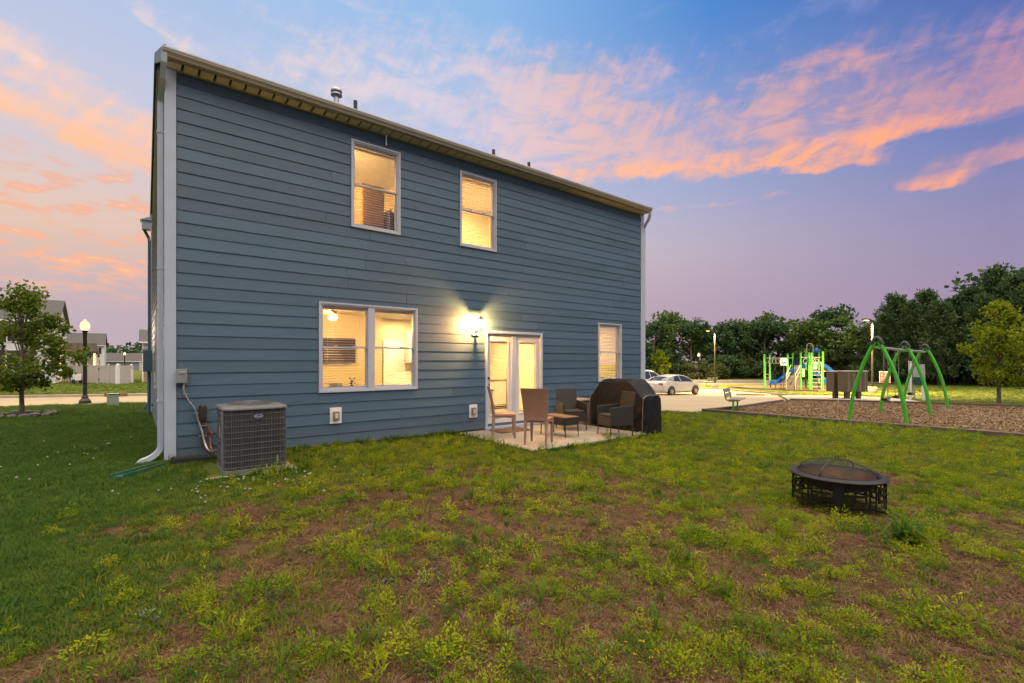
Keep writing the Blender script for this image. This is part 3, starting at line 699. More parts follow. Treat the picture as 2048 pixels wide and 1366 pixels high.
# things in the rooms
def at(u, v, z): return (*HW(u, v), z)
tv = empty('television', at(3.6, 3.47, 1.50), HA, 'black flat television on the wall seen through the double window', 'television')
MB().box(-.40, .40, -.05, .0, 0, .62).build('bezel', M['black'], tv, bevel=.006); MB().box(-.385, .385, -.056, -.0505, .02, .60).build('screen', mat('tv_screen', (.06, .035, .015), .12, var=.2), tv)
MB().box(-.12, .12, 0, .08, .2, .42).build('wall_mount', M['metal_dk'], tv)
fan = empty('ceiling_fan', at(2.95, 1.9, 2.75), HA + .3, 'brown ceiling fan with a lit globe seen through the double window', 'ceiling fan')
f = MB(); f.lathe([(.06, 0), (.06, -.03), (.015, -.04), (.015, -.12), (.09, -.13), (.1, -.19), (.06, -.21)], 20); f.build('motor', M['woodlt'], fan, True)
for k in range(5):
    f = MB(); f.cbox((.38, 0, -.17), (.52, .12, .008), (R(9), 0, 0)); o = f.build('blade', M['woodlt'], fan); o.rotation_euler = (0, 0, k * 2 * math.pi / 5)
f = MB(); f.lathe([(.03, -.21), (.09, -.235), (.1, -.27), (.07, -.31), (.0, -.325)], 20); f.build('globe', glow('fan_globe', (1, .8, .5), 9), fan, True)
tray = empty('tray', at(2.62, .28, 1.02), HA, 'small wooden tray on the sill of the double window', 'tray')
MB().box(-.26, .26, -.07, .07, 0, .015).build('base', M['woodlt'], tray); MB().box(-.26, .26, -.075, -.0701, 0, .03).build('rim', M['woodlt'], tray); MB().box(-.26, .26, .0701, .075, 0, .03).build('rim', M['woodlt'], tray)
bx_ = MB().box(-.17, .05, -.05, .05, .0, .11).build('storage_box', M['ceil'], None, bevel=.006); bx_.location = at(2.55, .285, 1.036); bx_.rotation_euler = (0, 0, HA); tag(bx_, 'cream box on the tray in the double window', 'box')
wm = empty('windmill_figurine', at(2.78, .28, 1.036), HA, 'small dark windmill figurine on the tray in the double window', 'figurine')
f = MB(); f.lathe([(.032, 0), (.026, .06), (.02, .12), (.024, .125), (.0, .165)], 10, cap=True); f.build('tower', M['metal_dk'], wm, True)
for k in range(4):
    f = MB(); f.box(.008, .085, -.003, .0, -.008, .008); o = f.build('sail', M['metal_dk'], wm); o.location = (0, -.028, .15); o.rotation_euler = (0, R(45 + 90 * k), 0)
dp = empty('interior_door', at(5.5, 4.24, .1), HA, 'pale panelled inner door in the room behind the double window', 'door')
MB().box(-.42, .42, -.04, 0, 0, 2.05).build('leaf', M['cab'], dp)
for q in ((-.33, -.04, .2, .9), (.04, .33, .2, .9), (-.33, -.04, 1.05, 1.9), (.04, .33, 1.05, 1.9)): MB().box(q[0], q[1], -.05, -.041, q[2], q[3]).build('panel', M['cab'], dp, bevel=.008)
# kitchen behind the french door
kc = empty('kitchen_counter', at(6.75, 2.9, .1), HA, 'white kitchen cabinets with dark wood counter seen through the french door', 'cabinet')
MB().box(-1.0, 1.7, 0, .6, .1, .86).build('carcass', M['woodlt'], kc); MB().box(-1.03, 1.73, -.03, .62, .86, .9).build('worktop', mat('worktop', (.3, .2, .12), .3), kc)
for k in range(6): MB().box(-.98 + k * .445, -.98 + k * .445 + .425, -.02, -.001, .14, .83).build('cabinet_door', M['cab'], kc, bevel=.004)
uc = empty('wall_cabinet', at(6.9, 3.85, 1.5), HA, 'pale wall cabinets above the kitchen counter', 'cabinet')
MB().box(-1.2, 1.5, 0, .34, 0, .9).build('carcass', M['cab'], uc)
for k in range(5): MB().box(-1.18 + k * .535, -1.18 + k * .535 + .52, -.02, -.001, .02, .88).build('cabinet_door', M['cab'], uc, bevel=.004)
tb = empty('dining_table', at(6.0, 1.4, .1), HA, 'light wooden dining table just inside the french door', 'table')
MB().box(-.55, .62, -.4, .4, .70, .74).build('tabletop', M['woodlt'], tb, bevel=.006)
for sx in (-.48, .55):
    for sy in (-.34, .34): MB().box(sx - .03, sx + .03, sy - .03, sy + .03, 0, .7).build('leg', M['cab'], tb)
for k, (u, v, hgt, r_, c_, nm) in enumerate([(6.62, 2.95, .26, .035, (.5, .5, .55), 'clear bottle'), (6.75, 3.0, .2, .04, (.45, .12, .04), 'red-brown bottle'), (6.95, 2.95, .12, .07, (.3, .17, .06), 'brown jar'), (7.12, 3.02, .15, .06, (.6, .5, .3), 'tan canister')]):
    f = MB(); f.lathe([(r_, 0), (r_, hgt * .6), (r_ * .4, hgt * .75), (r_ * .4, hgt)], 14, cap=True); o = f.build('bottle' if k < 2 else 'jar', mat('bottle_%d' % k, c_, .25), None, True); o.location = at(u, v, 1.0)
    tag(o, nm + ' on the kitchen counter behind the french door', 'bottle' if k < 2 else 'jar')
# upstairs clutter: wardrobe, shelf with boxes, hanging frame
wd = empty('wardrobe', at(3.52, .75, 3.05), HA, 'tall orange-brown wardrobe seen through the upper left window', 'wardrobe')
MB().box(-.36, .10, 0, .5, 0, 2.05).build('carcass', M['woodlt'], wd)
for q in (-.35, -.125): MB().box(q, q + .215, -.02, -.001, .05, 2.0).build('cabinet_door', M['woodlt'], wd, bevel=.005)
sh = empty('bookshelf', at(3.95, .62, 3.05), HA, 'dark open bookshelf beside the wardrobe in the upper left window', 'bookshelf')
for q in (-.24, .24): MB().box(q - .02, q + .02, 0, .35, 0, 1.6).build('side_panel', M['wood'], sh)
for k in range(6): MB().box(-.22, .22, 0, .33, .02 + k * .3, .05 + k * .3).build('shelf', M['wood'], sh)
MB().box(-.22, .22, .335, .35, 0, 1.6).build('back_panel', M['wood'], sh)
hg = MB(); hg.box(-.06, .06, -.02, .0, 0, .55); o = hg.build('wall_hanging', mat('print', (.55, .5, .4), .8, c2=(.2, .15, .1), var=.9, scale=20)); o.location = at(3.9, 3.38, 4.6); o.rotation_euler = (0, 0, HA); tag(o, 'narrow patterned wall hanging in the upper left room', 'wall hanging')
bk = MB().box(-.5, .35, -.2, .2, 0, .05); o = bk.build('desk', M['woodlt']); bk = None
o.location = at(2.7, .42, 4.02); o.rotation_euler = (0, 0, HA); tag(o, 'brown desk top below the upper left window', 'desk')
for q in (-.46, .31): MB().box(q - .03, q + .03, -.18, .18, -.92, -.002).build('leg', M['woodlt'], o)

# wall fittings ---------------------------------------------------------------
M['fixwhite'] = mat('fixture_white', (.72, .70, .66), .4)
def outlet(u, z, label):
    x, y = HW(u, -.03); e = empty('outlet_box', (x, y, z), HA, label, 'outlet')
    MB().box(-.10, .10, -.028, .0, -.14, .14).build('mounting_block', M['fixwhite'], e, bevel=.004)
    c = MB(); c.box(-.055, .05, -.075, -.0285, -.075, .075); c.build('cover', mat('outlet_cover', (.22, .18, .16), .35), e, bevel=.008)
    MB().box(-.025, .025, -.079, -.0755, -.045, .045).build('face', mat('outlet_face', (.6, .56, .5), .4), e, bevel=.003)
outlet(2.384, .59, 'white outlet block below the double window'); outlet(5.28, .48, 'white outlet block low on the wall left of the french door')
# lantern by the door
x, y = HW(5.345, -.035); lan = empty('wall_lantern', (x, y, 2.10), HA, 'lit wall lantern with white back plate left of the french door', 'wall lamp')
MB().box(-.085, .085, -.03, .0, .0, .26).build('back_plate', M['fixwhite'], lan, bevel=.006)
LM = mat('lantern_metal', (.32, .24, .16), .4, metal=.5)
f = MB(); f.tube([(0, -.03, .10), (0, -.07, .08), (0, -.17, .09), (0, -.21, .13)], [.022, .016, .016, .02], 10); f.lathe([(.05, .0), (.055, .012), (.02, .02)], 12, (0, -.03, .09)); f.build('arm', LM, lan, True)
f = MB(); f.lathe([(.015, .125), (.036, .14), (.038, .150), (.0, .152)], 6, (0, -.21, 0)); f.build('base_ring', LM, lan)
f = MB(); f.lathe([(.088, .318), (.09, .328), (.05, .365), (.018, .385), (.014, .40), (.02, .41), (.0, .425)], 6, (0, -.21, 0)); f.lathe([(.0, .319), (.088, .318)], 6, (0, -.21, 0)); f.build('cap', LM, lan)
for k in range(6):
    a_ = k * math.pi / 3; f = MB(); f.bar((.036 * math.cos(a_), -.21 + .036 * math.sin(a_), .15), (.078 * math.cos(a_), -.21 + .078 * math.sin(a_), .32), .007, .007); f.build('rib', LM, lan)
gp_ = MB(); gp_.lathe([(.033, .156), (.073, .317)], 6, (0, -.21, 0)); gp_.build('glass', glass('lantern_glass', (.98, .93, .82), .1), lan)
f = MB(); f.lathe([(.0, .165), (.014, .17), (.024, .20), (.028, .23), (.02, .262), (.0, .275)], 14, (0, -.21, 0)); f.build('bulb', glow('bulb', (1, .66, .28), 9), lan, True)
lamp('POINT', 290, (1, .49, .15), (0, -.21, .235), lan, .022)
# AC disconnect, whip and line set
x, y = HW(.145, -.035); dc = empty('disconnect_box', (x, y, 1.23), HA, 'small grey electrical disconnect box by the corner board', 'electrical box')
GB = mat('box_grey', (.20, .23, .22), .5)
MB().box(-.055, .065, -.085, 0, 0, .2).build('body', GB, dc, bevel=.004); MB().box(-.062, .072, -.098, -.086, .0, .205).build('cover', GB, dc, bevel=.004); MB().box(-.03, .045, -.107, -.0985, .13, .17).build('latch', M['metal'], dc, bevel=.003)
wh = MB()
def spline(P, k=8):
    P = [Vector(p) for p in P]; o = []
    for i in range(len(P) - 1):
        a, b, c, d = P[max(i - 1, 0)], P[i], P[i + 1], P[min(i + 2, len(P) - 1)]
        for j in range(k):
            t = j / k; o.append(.5 * ((2 * b) + (c - a) * t + (2 * a - 5 * b + 4 * c - d) * t * t + (3 * b - a - 3 * c + d) * t ** 3))
    return o + [P[-1]]
wh.tube(spline([(.035, -.05, 0), (.035, -.05, -.12), (.09, -.05, -.26), (.17, -.05, -.40), (.21, -.06, -.56), (.25, -.1, -.72), (.29, -.16, -.92), (.34, -.3, -1.0), (.42, -.62, -.93)]), .013, 8)
wh.build('conduit', M['metal'], dc, True)
for z, u in ((-.17, .055), (-.46, .185)): MB().box(u - .03, u + .035, -.066, -.034, z, z + .012).build('clip', M['metal'], dc)
x, y = HW(.41, -.04); ls = empty('line_set', (x, y, .0), HA, 'black insulated refrigerant pipes from wall to air conditioner', 'pipe')
BK = mat('pipe_foam', (.025, .02, .018), .85, c2=(.05, .035, .025), var=.8, scale=18, bump=.8, bscale=30)
f = MB(); f.tube(spline([(0, -.05, .90), (0, -.055, .86), (0, -.055, .72), (0, -.055, .64)], 4), [.02, .04, .045, .05, .05, .052, .052, .052, .052, .052, .05, .045, .03], 12); f.build('end_cover', M['black'], ls, True)
f = MB(); f.tube(spline([(.01, -.05, .66), (.0, -.06, .54), (.0, -.08, .40), (.05, -.14, .24), (.14, -.34, .16), (.25, -.56, .20)]), .034, 10); f.build('suction_pipe', BK, ls, True)
f = MB(); f.tube(spline([(.04, -.05, .62), (.08, -.05, .48), (.09, -.07, .36), (.11, -.16, .22), (.22, -.5, .25)]), .014, 8); f.build('liquid_pipe', mat('copper', (.3, .12, .06), .4, metal=.6), ls, True)
f = MB(); f.tube([(.09, -.05, .47), (.11, -.09, .475)], .022, 10); f.build('valve', mat('copper2', (.3, .12, .06), .4, metal=.6), ls, True)
for z in (.58, .43): MB().box(-.045, .05, -.105, -.02, z, z + .012).build('strap', M['metal'], ls)
# side wall: window strip, meter and conduit, hose tap
MB().box(-.075, -.036, 3.2, 4.0, 1.0, 2.55).build('side_window_trim', M['vinyl'], house)
MB().box(-.08, -.0755, 3.27, 3.93, 1.07, 2.48).build('side_window_pane', mat('dusk_glass', (.03, .035, .045), .05), house)
x, y = HW(-.04, 8.2); mt = empty('electric_meter', (x, y, 0), HA, 'dark blue-grey electric meter box on the far side wall', 'electric meter')
MB().box(-.2, 0, -.15, .15, 1.25, 1.85).build('enclosure', M['siding'], mt, bevel=.01); f = MB(); f.tube([(-.07, 0, 1.25), (-.07, 0, .05)], .035, 8); f.tube([(-.06, .1, 1.25), (-.06, .1, .05)], .022, 8); f.build('conduit', M['siding'], mt, True)
x, y = HW(-.036, 5.6); ht = empty('hose_tap', (x, y, .5), HA, 'small hose tap on the side wall', 'tap')
f = MB(); f.tube([(0, 0, 0), (-.07, 0, 0), (-.10, 0, -.04)], .012, 8); f.build('spout', M['metal_dk'], ht, True); f = MB(); f.lathe([(.0, .0), (.03, .005), (.03, .012), (.0, .015)], 10, (-.05, 0, .03)); f.build('handle', M['metal_dk'], ht)

# air conditioner -------------------------------------------------------------
x, y = HW(.52, -1.43); ac = empty('air_conditioner', (x, y, .065), HA, 'grey square outdoor air conditioner unit beside the house', 'air conditioner')
S, SD, AH = .76, .80, .88
def rrect(a, b, c, d, r, n=5):
    P = []
    for cx, cy, a0 in ((c - r, b + r, -90), (c - r, d - r, 0), (a + r, d - r, 90), (a + r, b + r, 180)):
        for k in range(n + 1): t = R(a0 + 90 * k / n); P.append((cx + r * math.cos(t), cy + r * math.sin(t)))
    return P
ACM = mat('ac_paint', (.12, .125, .135), .5, c2=(.095, .10, .11), var=.5); COIL = mat('ac_coil', (.018, .02, .023), .7, c2=(.034, .032, .03), var=.8, scale=4, bump=.6, bscale=160, bstretch=(1, 1, .05))
f = MB(); f.prism(rrect(.022, .022, S - .022, SD - .022, .075), .04, AH - .05, 'z'); f.build('coil', COIL, ac, True)
f = MB(); f.prism(rrect(0, 0, S, SD, .085), .0, .05, 'z'); f.build('base_pan', ACM, ac, True, bevel=.004)
P = rrect(0.006, 0.006, S - .006, SD - .006, .08, 7)
gr = MB()
Pc = [Vector((*p, 0)) for p in P]; tot = 0; seglen = [(Pc[(i + 1) % len(Pc)] - Pc[i]).length for i in range(len(Pc))]; per = sum(seglen); nw = 150; step = per / nw; acc = 0; i = 0
for k in range(nw):
    t = k * step
    while t > acc + seglen[i]: acc += seglen[i]; i += 1
    q = Pc[i].lerp(Pc[(i + 1) % len(Pc)], (t - acc) / seglen[i]); w_ = .0016 if k % 6 else .0028
    gr.box(q.x - w_, q.x + w_, q.y - w_, q.y + w_, .05, AH - .05)
WIRE = mat('ac_wire', (.135, .14, .15), .5, metal=.3)
gr.build('vertical_wires', WIRE, ac)
for k in range(10):
    f = MB(); z = .085 + k * (AH - .14) / 9.6; f.tube([(p[0], p[1], z) for p in rrect(.002, .002, S - .002, SD - .002, .082, 5)], .0032, 5, closed=True); f.build('wire_ring', WIRE, ac)
f = MB(); f.prism([(0.0, .12), (.0, .0), (.03, -.0)][::-1] if False else rrect(-.004, .10, .016, .24, .007, 3), .05, AH - .05, 'z'); f.build('corner_post', ACM, ac)
def lid(u, v):
    pass
f = MB(); ring = rrect(-.012, -.012, S + .012, SD + .012, .10, 7); nR = len(ring); cx, cy_ = S / 2, SD / 2
vs_ = [(p[0], p[1], AH - .042) for p in ring] + [(p[0], p[1], AH - .02) for p in ring] + [(cx + (p[0] - cx) * .97, cy_ + (p[1] - cy_) * .97, AH - .005) for p in ring]
vs_ += [(cx + .31 * math.cos(math.atan2(p[1] - cy_, p[0] - cx)), cy_ + .31 * math.sin(math.atan2(p[1] - cy_, p[0] - cx)), AH + .012) for p in ring] + [(cx + .305 * math.cos(math.atan2(p[1] - cy_, p[0] - cx)), cy_ + .305 * math.sin(math.atan2(p[1] - cy_, p[0] - cx)), AH - .09) for p in ring]
f.add(vs_, [(r * nR + k, r * nR + (k + 1) % nR, (r + 1) * nR + (k + 1) % nR, (r + 1) * nR + k) for r in range(4) for k in range(nR)]); f.build('top_cover', mat('ac_top', (.13, .13, .14), .45, c2=(.10, .10, .105), var=.6), ac, True)
for k in range(9):
    r_ = .06 + k * .031; f = MB(); f.tube([(cx + r_ * math.cos(t), cy_ + r_ * math.sin(t), AH + .012 + .035 * (1 - (r_ / .32) ** 2)) for t in np.linspace(0, 2 * math.pi, 28, endpoint=False)], .0032, 5, closed=True); f.build('fan_guard_ring', WIRE, ac)
for k in range(6):
    a_ = k * math.pi / 3 + .2; f = MB(); f.tube([(cx + r_ * math.cos(a_), cy_ + r_ * math.sin(a_), AH + .010 + .035 * (1 - (r_ / .32) ** 2)) for r_ in (.0, .1, .2, .31)], .005, 6); f.build('fan_guard_spoke', WIRE, ac)
f = MB(); f.lathe([(.0, .03), (.08, .028), (.085, .0), (.085, -.12), (.0, -.12)], 18, (cx, cy_, AH)); f.build('fan_motor', ACM, ac, True)
for k in range(3):
    f = MB(); f.cbox((.19, 0, 0), (.2, .14, .006), (R(22), 0, 0)); o = f.build('fan_blade', M['metal_dk'], ac); o.location = (cx, cy_, AH - .06); o.rotation_euler = (0, 0, k * 2.09)
bd = MB(); bd.lathe([(.0, .004), (.055, .004), (.058, .0)], 28); bd.v = [(v[0], v[1] * .46, v[2]) for v in bd.v]
badge = bd.build('badge', mat('badge_blue', (.008, .022, .17), .3, var=.2), ac); badge.location = (.40, -.008, AH - .135); badge.rotation_euler = (R(90), 0, 0)
bd = MB(); bd.tube([(.054 * math.cos(t), .054 * .46 * math.sin(t), .004) for t in np.linspace(0, 2 * math.pi, 32, endpoint=False)], .0012, 4, closed=True); bd.build('badge_border', M['white'], badge)
tx = bpy.data.curves.new('badge_lettering', 'FONT'); tx.body = 'Carrier'; tx.size = .03; tx.shear = .35; tx.align_x = 'CENTER'; tx.align_y = 'CENTER'; tx.extrude = .0006; o = bpy.data.objects.new('tmp', tx); col.objects.link(o); bpy.context.view_layer.update(); me = bpy.data.meshes.new_from_object(o); bpy.data.objects.remove(o); me.materials.clear(); me.materials.append(M['white']); inst('badge_lettering', me, badge, (0, 0, .0052))
MB().box(-.012, .0, .3, .36, .45, .6).build('rating_label', GB, ac)
MB().box(.62, .64, -.012, -.008, .09, .2).build('rating_label', GB, ac)
pd = MB().box(-.16, S + .12, -.1, SD + .12, -.12, 0).build('concrete_pad', M['concrete'], None, bevel=.01); pd.location = (x, y, .064); pd.rotation_euler = (0, 0, HA); tag(pd, 'square concrete pad under the air conditioner', 'concrete pad')
# black splash tray at the corner and green splash block in the grass
x, y = HW(.13, -.22); sb = empty('splash_tray', (x, y, .07), HA - .05, 'black plastic tray lying against the house corner', 'tray')
MB().box(-.11, .33, -.08, .08, 0, .02).build('base', M['black'], sb, bevel=.004)
for q in ((-.11, .33, -.09, -.08), (-.11, .33, .08, .09), (-.12, -.11, -.09, .09)): MB().box(*q, 0, .085).build('side', M['black'], sb, bevel=.004)
MB().cbox((.11, 0, .088), (.40, .12, .012), (R(5), R(2), 0)).build('cover', M['black'], sb)
sg = empty('splash_block', (-4.93, 6.28, .075), R(88), 'green plastic splash block lying in the grass by the downspout', 'splash block')
GP = mat('green_plastic', (.012, .10, .075), .45, c2=(.02, .07, .055), var=.6)
MB().cbox((0, 0, .01), (.70, .15, .015), (0, R(2), 0)).build('base', GP, sb if False else sg)
for q in (-.08, .08): MB().bar((-.35, q, .03), (.35, q * .8, .03), .014, .055).build('side', GP, sg, bevel=.004)
# ------------------------------------------------------------------ patio things
PZ = .046
mt_ = MB().box(-.4, .4, -.24, .24, 0, .018).build('doormat', mat('coir', (.15, .075, .03), .95, c2=(.08, .04, .02), var=.9, scale=30, bump=1, bscale=120), None, bevel=.006)
mt_.location = (*HW(5.98, -.45), PZ); mt_.rotation_euler = (0, 0, HA); tag(mt_, 'brown coir doormat in front of the french door', 'doormat')
TAN = weave('tan_wicker', 'a87f69', '6b4a3c', 70); TANL = mat('tan_leg', (.29, .185, .13), .6, c2=(.22, .14, .10), var=.6, bump=.4, bscale=80)
def side_chair(loc, rz, label):
    e = empty('wicker_chair', (*loc, PZ), rz, label, 'chair', 'tan wicker chairs on the patio')
    # faces +y; curved flared backrest
    b = MB(); th = .032
    def bk(s, t, off):
        z = .44 + t * .58; w = .215 + .035 * t; x = (s - .5) * 2 * w; y = -.20 - .11 * t ** 1.6 - .02 * (1 - ((s - .5) * 2) ** 2) + off
        return (x, y, z)
    n1, n2 = 8, 12
    b.grid(lambda s, t: bk(s, t, th / 2), n1, n2); b.grid(lambda s, t: bk(s, t, -th / 2), n1, n2)
    k = (n1 + 1) * (n2 + 1); idx = lambda i, j: i * (n2 + 1) + j
    for j in range(n2): b.f += [(idx(0, j), idx(0, j + 1), idx(0, j + 1) + k, idx(0, j) + k), (idx(n1, j), idx(n1, j + 1), idx(n1, j + 1) + k, idx(n1, j) + k)]
    for i in range(n1): b.f += [(idx(i, n2), idx(i + 1, n2), idx(i + 1, n2) + k, idx(i, n2) + k), (idx(i, 0), idx(i + 1, 0), idx(i + 1, 0) + k, idx(i, 0) + k)]
    b.build('backrest', TAN, e, True)
    s = MB(); s.prism(rrect(-.225, -.215, .225, .225, .03), .42, .475, 'z'); s.build('seat', TAN, e, True, bevel=.012)
    for (a, c) in (((-.2, .205), (.2, .205)), ((-.205, -.2), (-.205, .2)), ((.205, -.2), (.205, .2)), ((-.2, -.205), (.2, -.205))):
        q = MB(); A = Vector((*a, 0)); C = Vector((*c, 0))
        for i in range(8):
            t0, t1 = i / 8, (i + 1) / 8; z0 = .375 + .03 * math.sin(math.pi * (t0 + t1) / 2)
            p0, p1 = A.lerp(C, t0), A.lerp(C, t1); q.bar((p0.x, p0.y, (z0 + .42) / 2), (p1.x, p1.y, (z0 + .42) / 2), .02, .42 - z0)
        q.build('apron', TANL, e)
    for sx in (-1, 1):
        for sy in (-1, 1):
            l = MB(); x, y = sx * .195, sy * .2; y1 = y - .03 if sy < 0 else y
            l.add([(x - .026, y - .026, .43), (x + .026, y - .026, .43), (x + .026, y + .026, .43), (x - .026, y + .026, .43), (x - .018, y1 - .018, 0), (x + .018, y1 - .018, 0), (x + .018, y1 + .018, 0), (x - .018, y1 + .018, 0)],
                  [(0, 1, 2, 3), (7, 6, 5, 4), (0, 4, 5, 1), (1, 5, 6, 2), (2, 6, 7, 3), (3, 7, 4, 0)]); l.build('leg', TANL, e, bevel=.005)
    return e
side_chair((-.16, 9.42), R(-86), 'tan wicker chair in front of the french door seen from the side')
side_chair((.49, 8.66), R(-19), 'tan wicker chair with its back to the camera on the patio')
DKW = weave('dark_wicker', '262019', '0b0a09', 85); DKM = mat('dark_steel', (.022, .02, .02), .5); CUSH = mat('dark_cushion', (.028, .023, .022), .9, bump=.3, bscale=120)
def arm_chair(loc, rz, label):
    e = empty('wicker_armchair', (*loc, PZ), rz, label, 'armchair', 'dark wicker armchairs on the patio')
    for sx in (-1, 1):
        a = MB(); x = sx * .255; a.prism([(-.25, .22), (.26, .22), (.27, .58), (.0, .60), (-.26, .62)], x - .015, x + .015, 'x'); a.build('arm_panel', DKW, e, bevel=.008)
    f = MB(); f.box(-.238, .238, .235, .26, .20, .38); f.build('front_apron', DKW, e, bevel=.006)
    f = MB(); f.box(-.238, .238, -.24, .234, .345, .378); f.build('seat', DKW, e); f = MB(); f.prism(rrect(-.235, -.2, .235, .25, .04), .379, .43, 'z'); f.build('cushion', CUSH, e, True, bevel=.015)
    b = MB(); b.add([(-.235, -.21, .36), (.235, -.21, .36), (.235, -.245, .36), (-.235, -.245, .36), (-.25, -.315, .88), (.25, -.315, .88), (.25, -.345, .88), (-.25, -.345, .88)], [(0, 1, 2, 3), (7, 6, 5, 4), (0, 4, 5, 1), (1, 5, 6, 2), (2, 6, 7, 3), (3, 7, 4, 0)]); b.build('backrest', DKW, e, bevel=.01)
    for sx in (-1, 1):
        for sy in (-.24, .25): l = MB(); l.tube([(sx * .25, sy, .24), (sx * .255, sy * 1.02, 0)], .012, 8); l.build('leg', DKM, e, True)
    return e
arm_chair((1.30, 10.45), R(180 + 14), 'dark wicker armchair behind the low table by the house wall')
arm_chair((2.10, 9.65), R(109), 'dark wicker armchair in front of the covered grill')
ct = empty('coffee_table', (.96, 9.62, PZ), HA, 'low dark wicker coffee table between the chairs', 'table')
MB().box(-.19, .19, -.37, .37, .385, .405).build('tabletop', weave('lit_table_top', '8a6a4c', '503a2a', 85), ct, bevel=.005)  # tan weave puts the warm light on the dark wicker top into its colour
for q in ((-.185, .185, -.365, -.345), (-.185, .185, .345, .365)): MB().box(*q, .24, .384).build('apron', DKW, ct)
for q in ((-.19, -.172, -.344, .344), (.172, .19, -.344, .344)): MB().box(*q, .24, .384).build('apron', DKW, ct)
for sx in (-1, 1):
    for sy in (-1, 1): l = MB(); l.tube([(sx * .175, sy * .35, .25), (sx * .18, sy * .355, 0)], .011, 8); l.build('leg', DKM, ct, True)
# deck box against the wall
db = empty('deck_box', (*HW(8.05, -.42), .03), HA, 'tan storage box against the wall beside the grill cover', 'storage box')
BXM = mat('box_tan', (.34, .25, .18), .7, c2=(.26, .19, .14), var=.6)
MB().box(-.32, .32, -.22, .22, 0, .55).build('body', BXM, db, bevel=.01); MB().box(-.34, .34, -.245, .235, .552, .60).build('lid', BXM, db, bevel=.01)
for q in (-.29, -.09, .11): MB().box(q, q + .17, -.228, -.2205, .06, .48).build('panel', BXM, db, bevel=.004)
for q in (.07, .23, .39): MB().box(-.329, -.3205, -.18, .18, q, q + .13).build('panel', BXM, db, bevel=.004)
pp = MB(); pp.cbox((0, 0, .0), (.22, .16, .006), (R(-28), R(6), 0)); o = pp.build('paper_bag', M['white']); o.location = (*HW(7.60, -.62), .30); o.rotation_euler = (0, 0, HA + .2); tag(o, 'white folded sheet leaning on the crate beside the storage box', 'paper')
cr = empty('crate', (*HW(7.62, -.5), PZ), HA, 'low brown crate between the armchair and the storage box', 'crate')
for z in (.02, .1, .18): MB().box(-.18, .18, -.14, -.125, z, z + .06).build('slat', M['woodlt'], cr); MB().box(-.18, .18, .125, .14, z, z + .06).build('slat', M['woodlt'], cr)
for q in (-.18, .165): MB().box(q, q + .015, -.124, .124, .02, .24).build('side', M['woodlt'], cr)
MB().box(-.16, .16, -.12, .12, .0, .015).build('base', M['woodlt'], cr)
# covered grill
gx, gy = HW(8.35, -1.62); gc = empty('covered_grill', (gx, gy, -.03), HA + R(90), 'barbecue grill under a black fabric cover beside the patio', 'covered grill')
def cover(s, t):
    """s along the length, t round the section from front hem over the top to back hem"""
    L, D = 1.52, .64; x = (s - .5) * L
    sh = sstep(np.array(abs(x)), .36, .78); top = 1.17 - .34 * float(sh)
    if abs(x) > .70: pass
    d0 = D / 2 * (1.0 - .06 * float(sh)); tt = (t - .5) * 2
    if abs(tt) > .42:
        k = (abs(tt) - .42) / .58; z = (top - .07) * (1 - k) + .02 * k; y = d0 * (1 + .05 * k)
    else:
        k = abs(tt) / .42; z = top - .07 * max(0, (k - .55) / .45) ** 1.8; y = d0 * k ** .95
    y = math.copysign(y, tt); low = max(0, (1.0 - z))
    fold = .034 * low * math.sin(x * 13 + 2 * math.sin(z * 5 + x * 3)) + .012 * low * math.sin(x * 31 + z * 6) + .006 * math.sin(x * 9 + z * 17 + y * 11)
    return (x, y + math.copysign(fold, tt) * (1 if abs(tt) > .42 else .4), z + .006 * math.sin(x * 17 + y * 23))
g = MB(); nu, nv = 56, 48; g.grid(cover, nu, nv)
CVM = mat('cover_fabric', (.006, .006, .0065), .6, c2=(.012, .0115, .011), var=.7, scale=5, bump=.6, bscale=14, spec=.2)
def endcap(s, sg):
    pts = [Vector(cover(s, j / nv)) for j in range(nv + 1)]; hf = nv // 2; k = len(g.v); n2 = 14
    for j in range(hf + 1):
        a, b = pts[j], pts[nv - j]
        for i in range(n2 + 1):
            t = i / n2; p = a.lerp(b, t); bul = math.sin(math.pi * t) * (.03 + .05 * max(0, 1 - p.z)); fo = .018 * math.sin(math.pi * t) * math.sin(t * 17 + p.z * 5)
            g.v.append((p.x + sg * (bul + fo), p.y, p.z))
    for j in range(hf):
        for i in range(n2): q = k + j * (n2 + 1) + i; g.f.append((q, q + 1, q + n2 + 2, q + n2 + 1))
endcap(0, -1); endcap(1, 1)
g.build('cover', CVM, gc, True)
for s_ in (0.012, .988):
    q = MB(); q.tube([Vector(cover(s_, j / 40)) * 1.004 for j in range(41)], .006, 6); q.build('piping', mat('piping', (.25, .2, .17), .6), gc, True)
for s_ in (.2, .8):
    p_ = cover(s_, .27); q = MB(); q.cbox((p_[0], p_[1] - .01, p_[2]), (.05, .02, .035)); q.build('vent_tab', M['black'], gc)
for x in (-.5, .5):
    for y in (-.2, .2): q = MB(); q.lathe([(.0, 0), (.03, 0), (.03, .05), (0, .05)], 10, (x, y, 0)); q.build('caster', M['black'], gc)

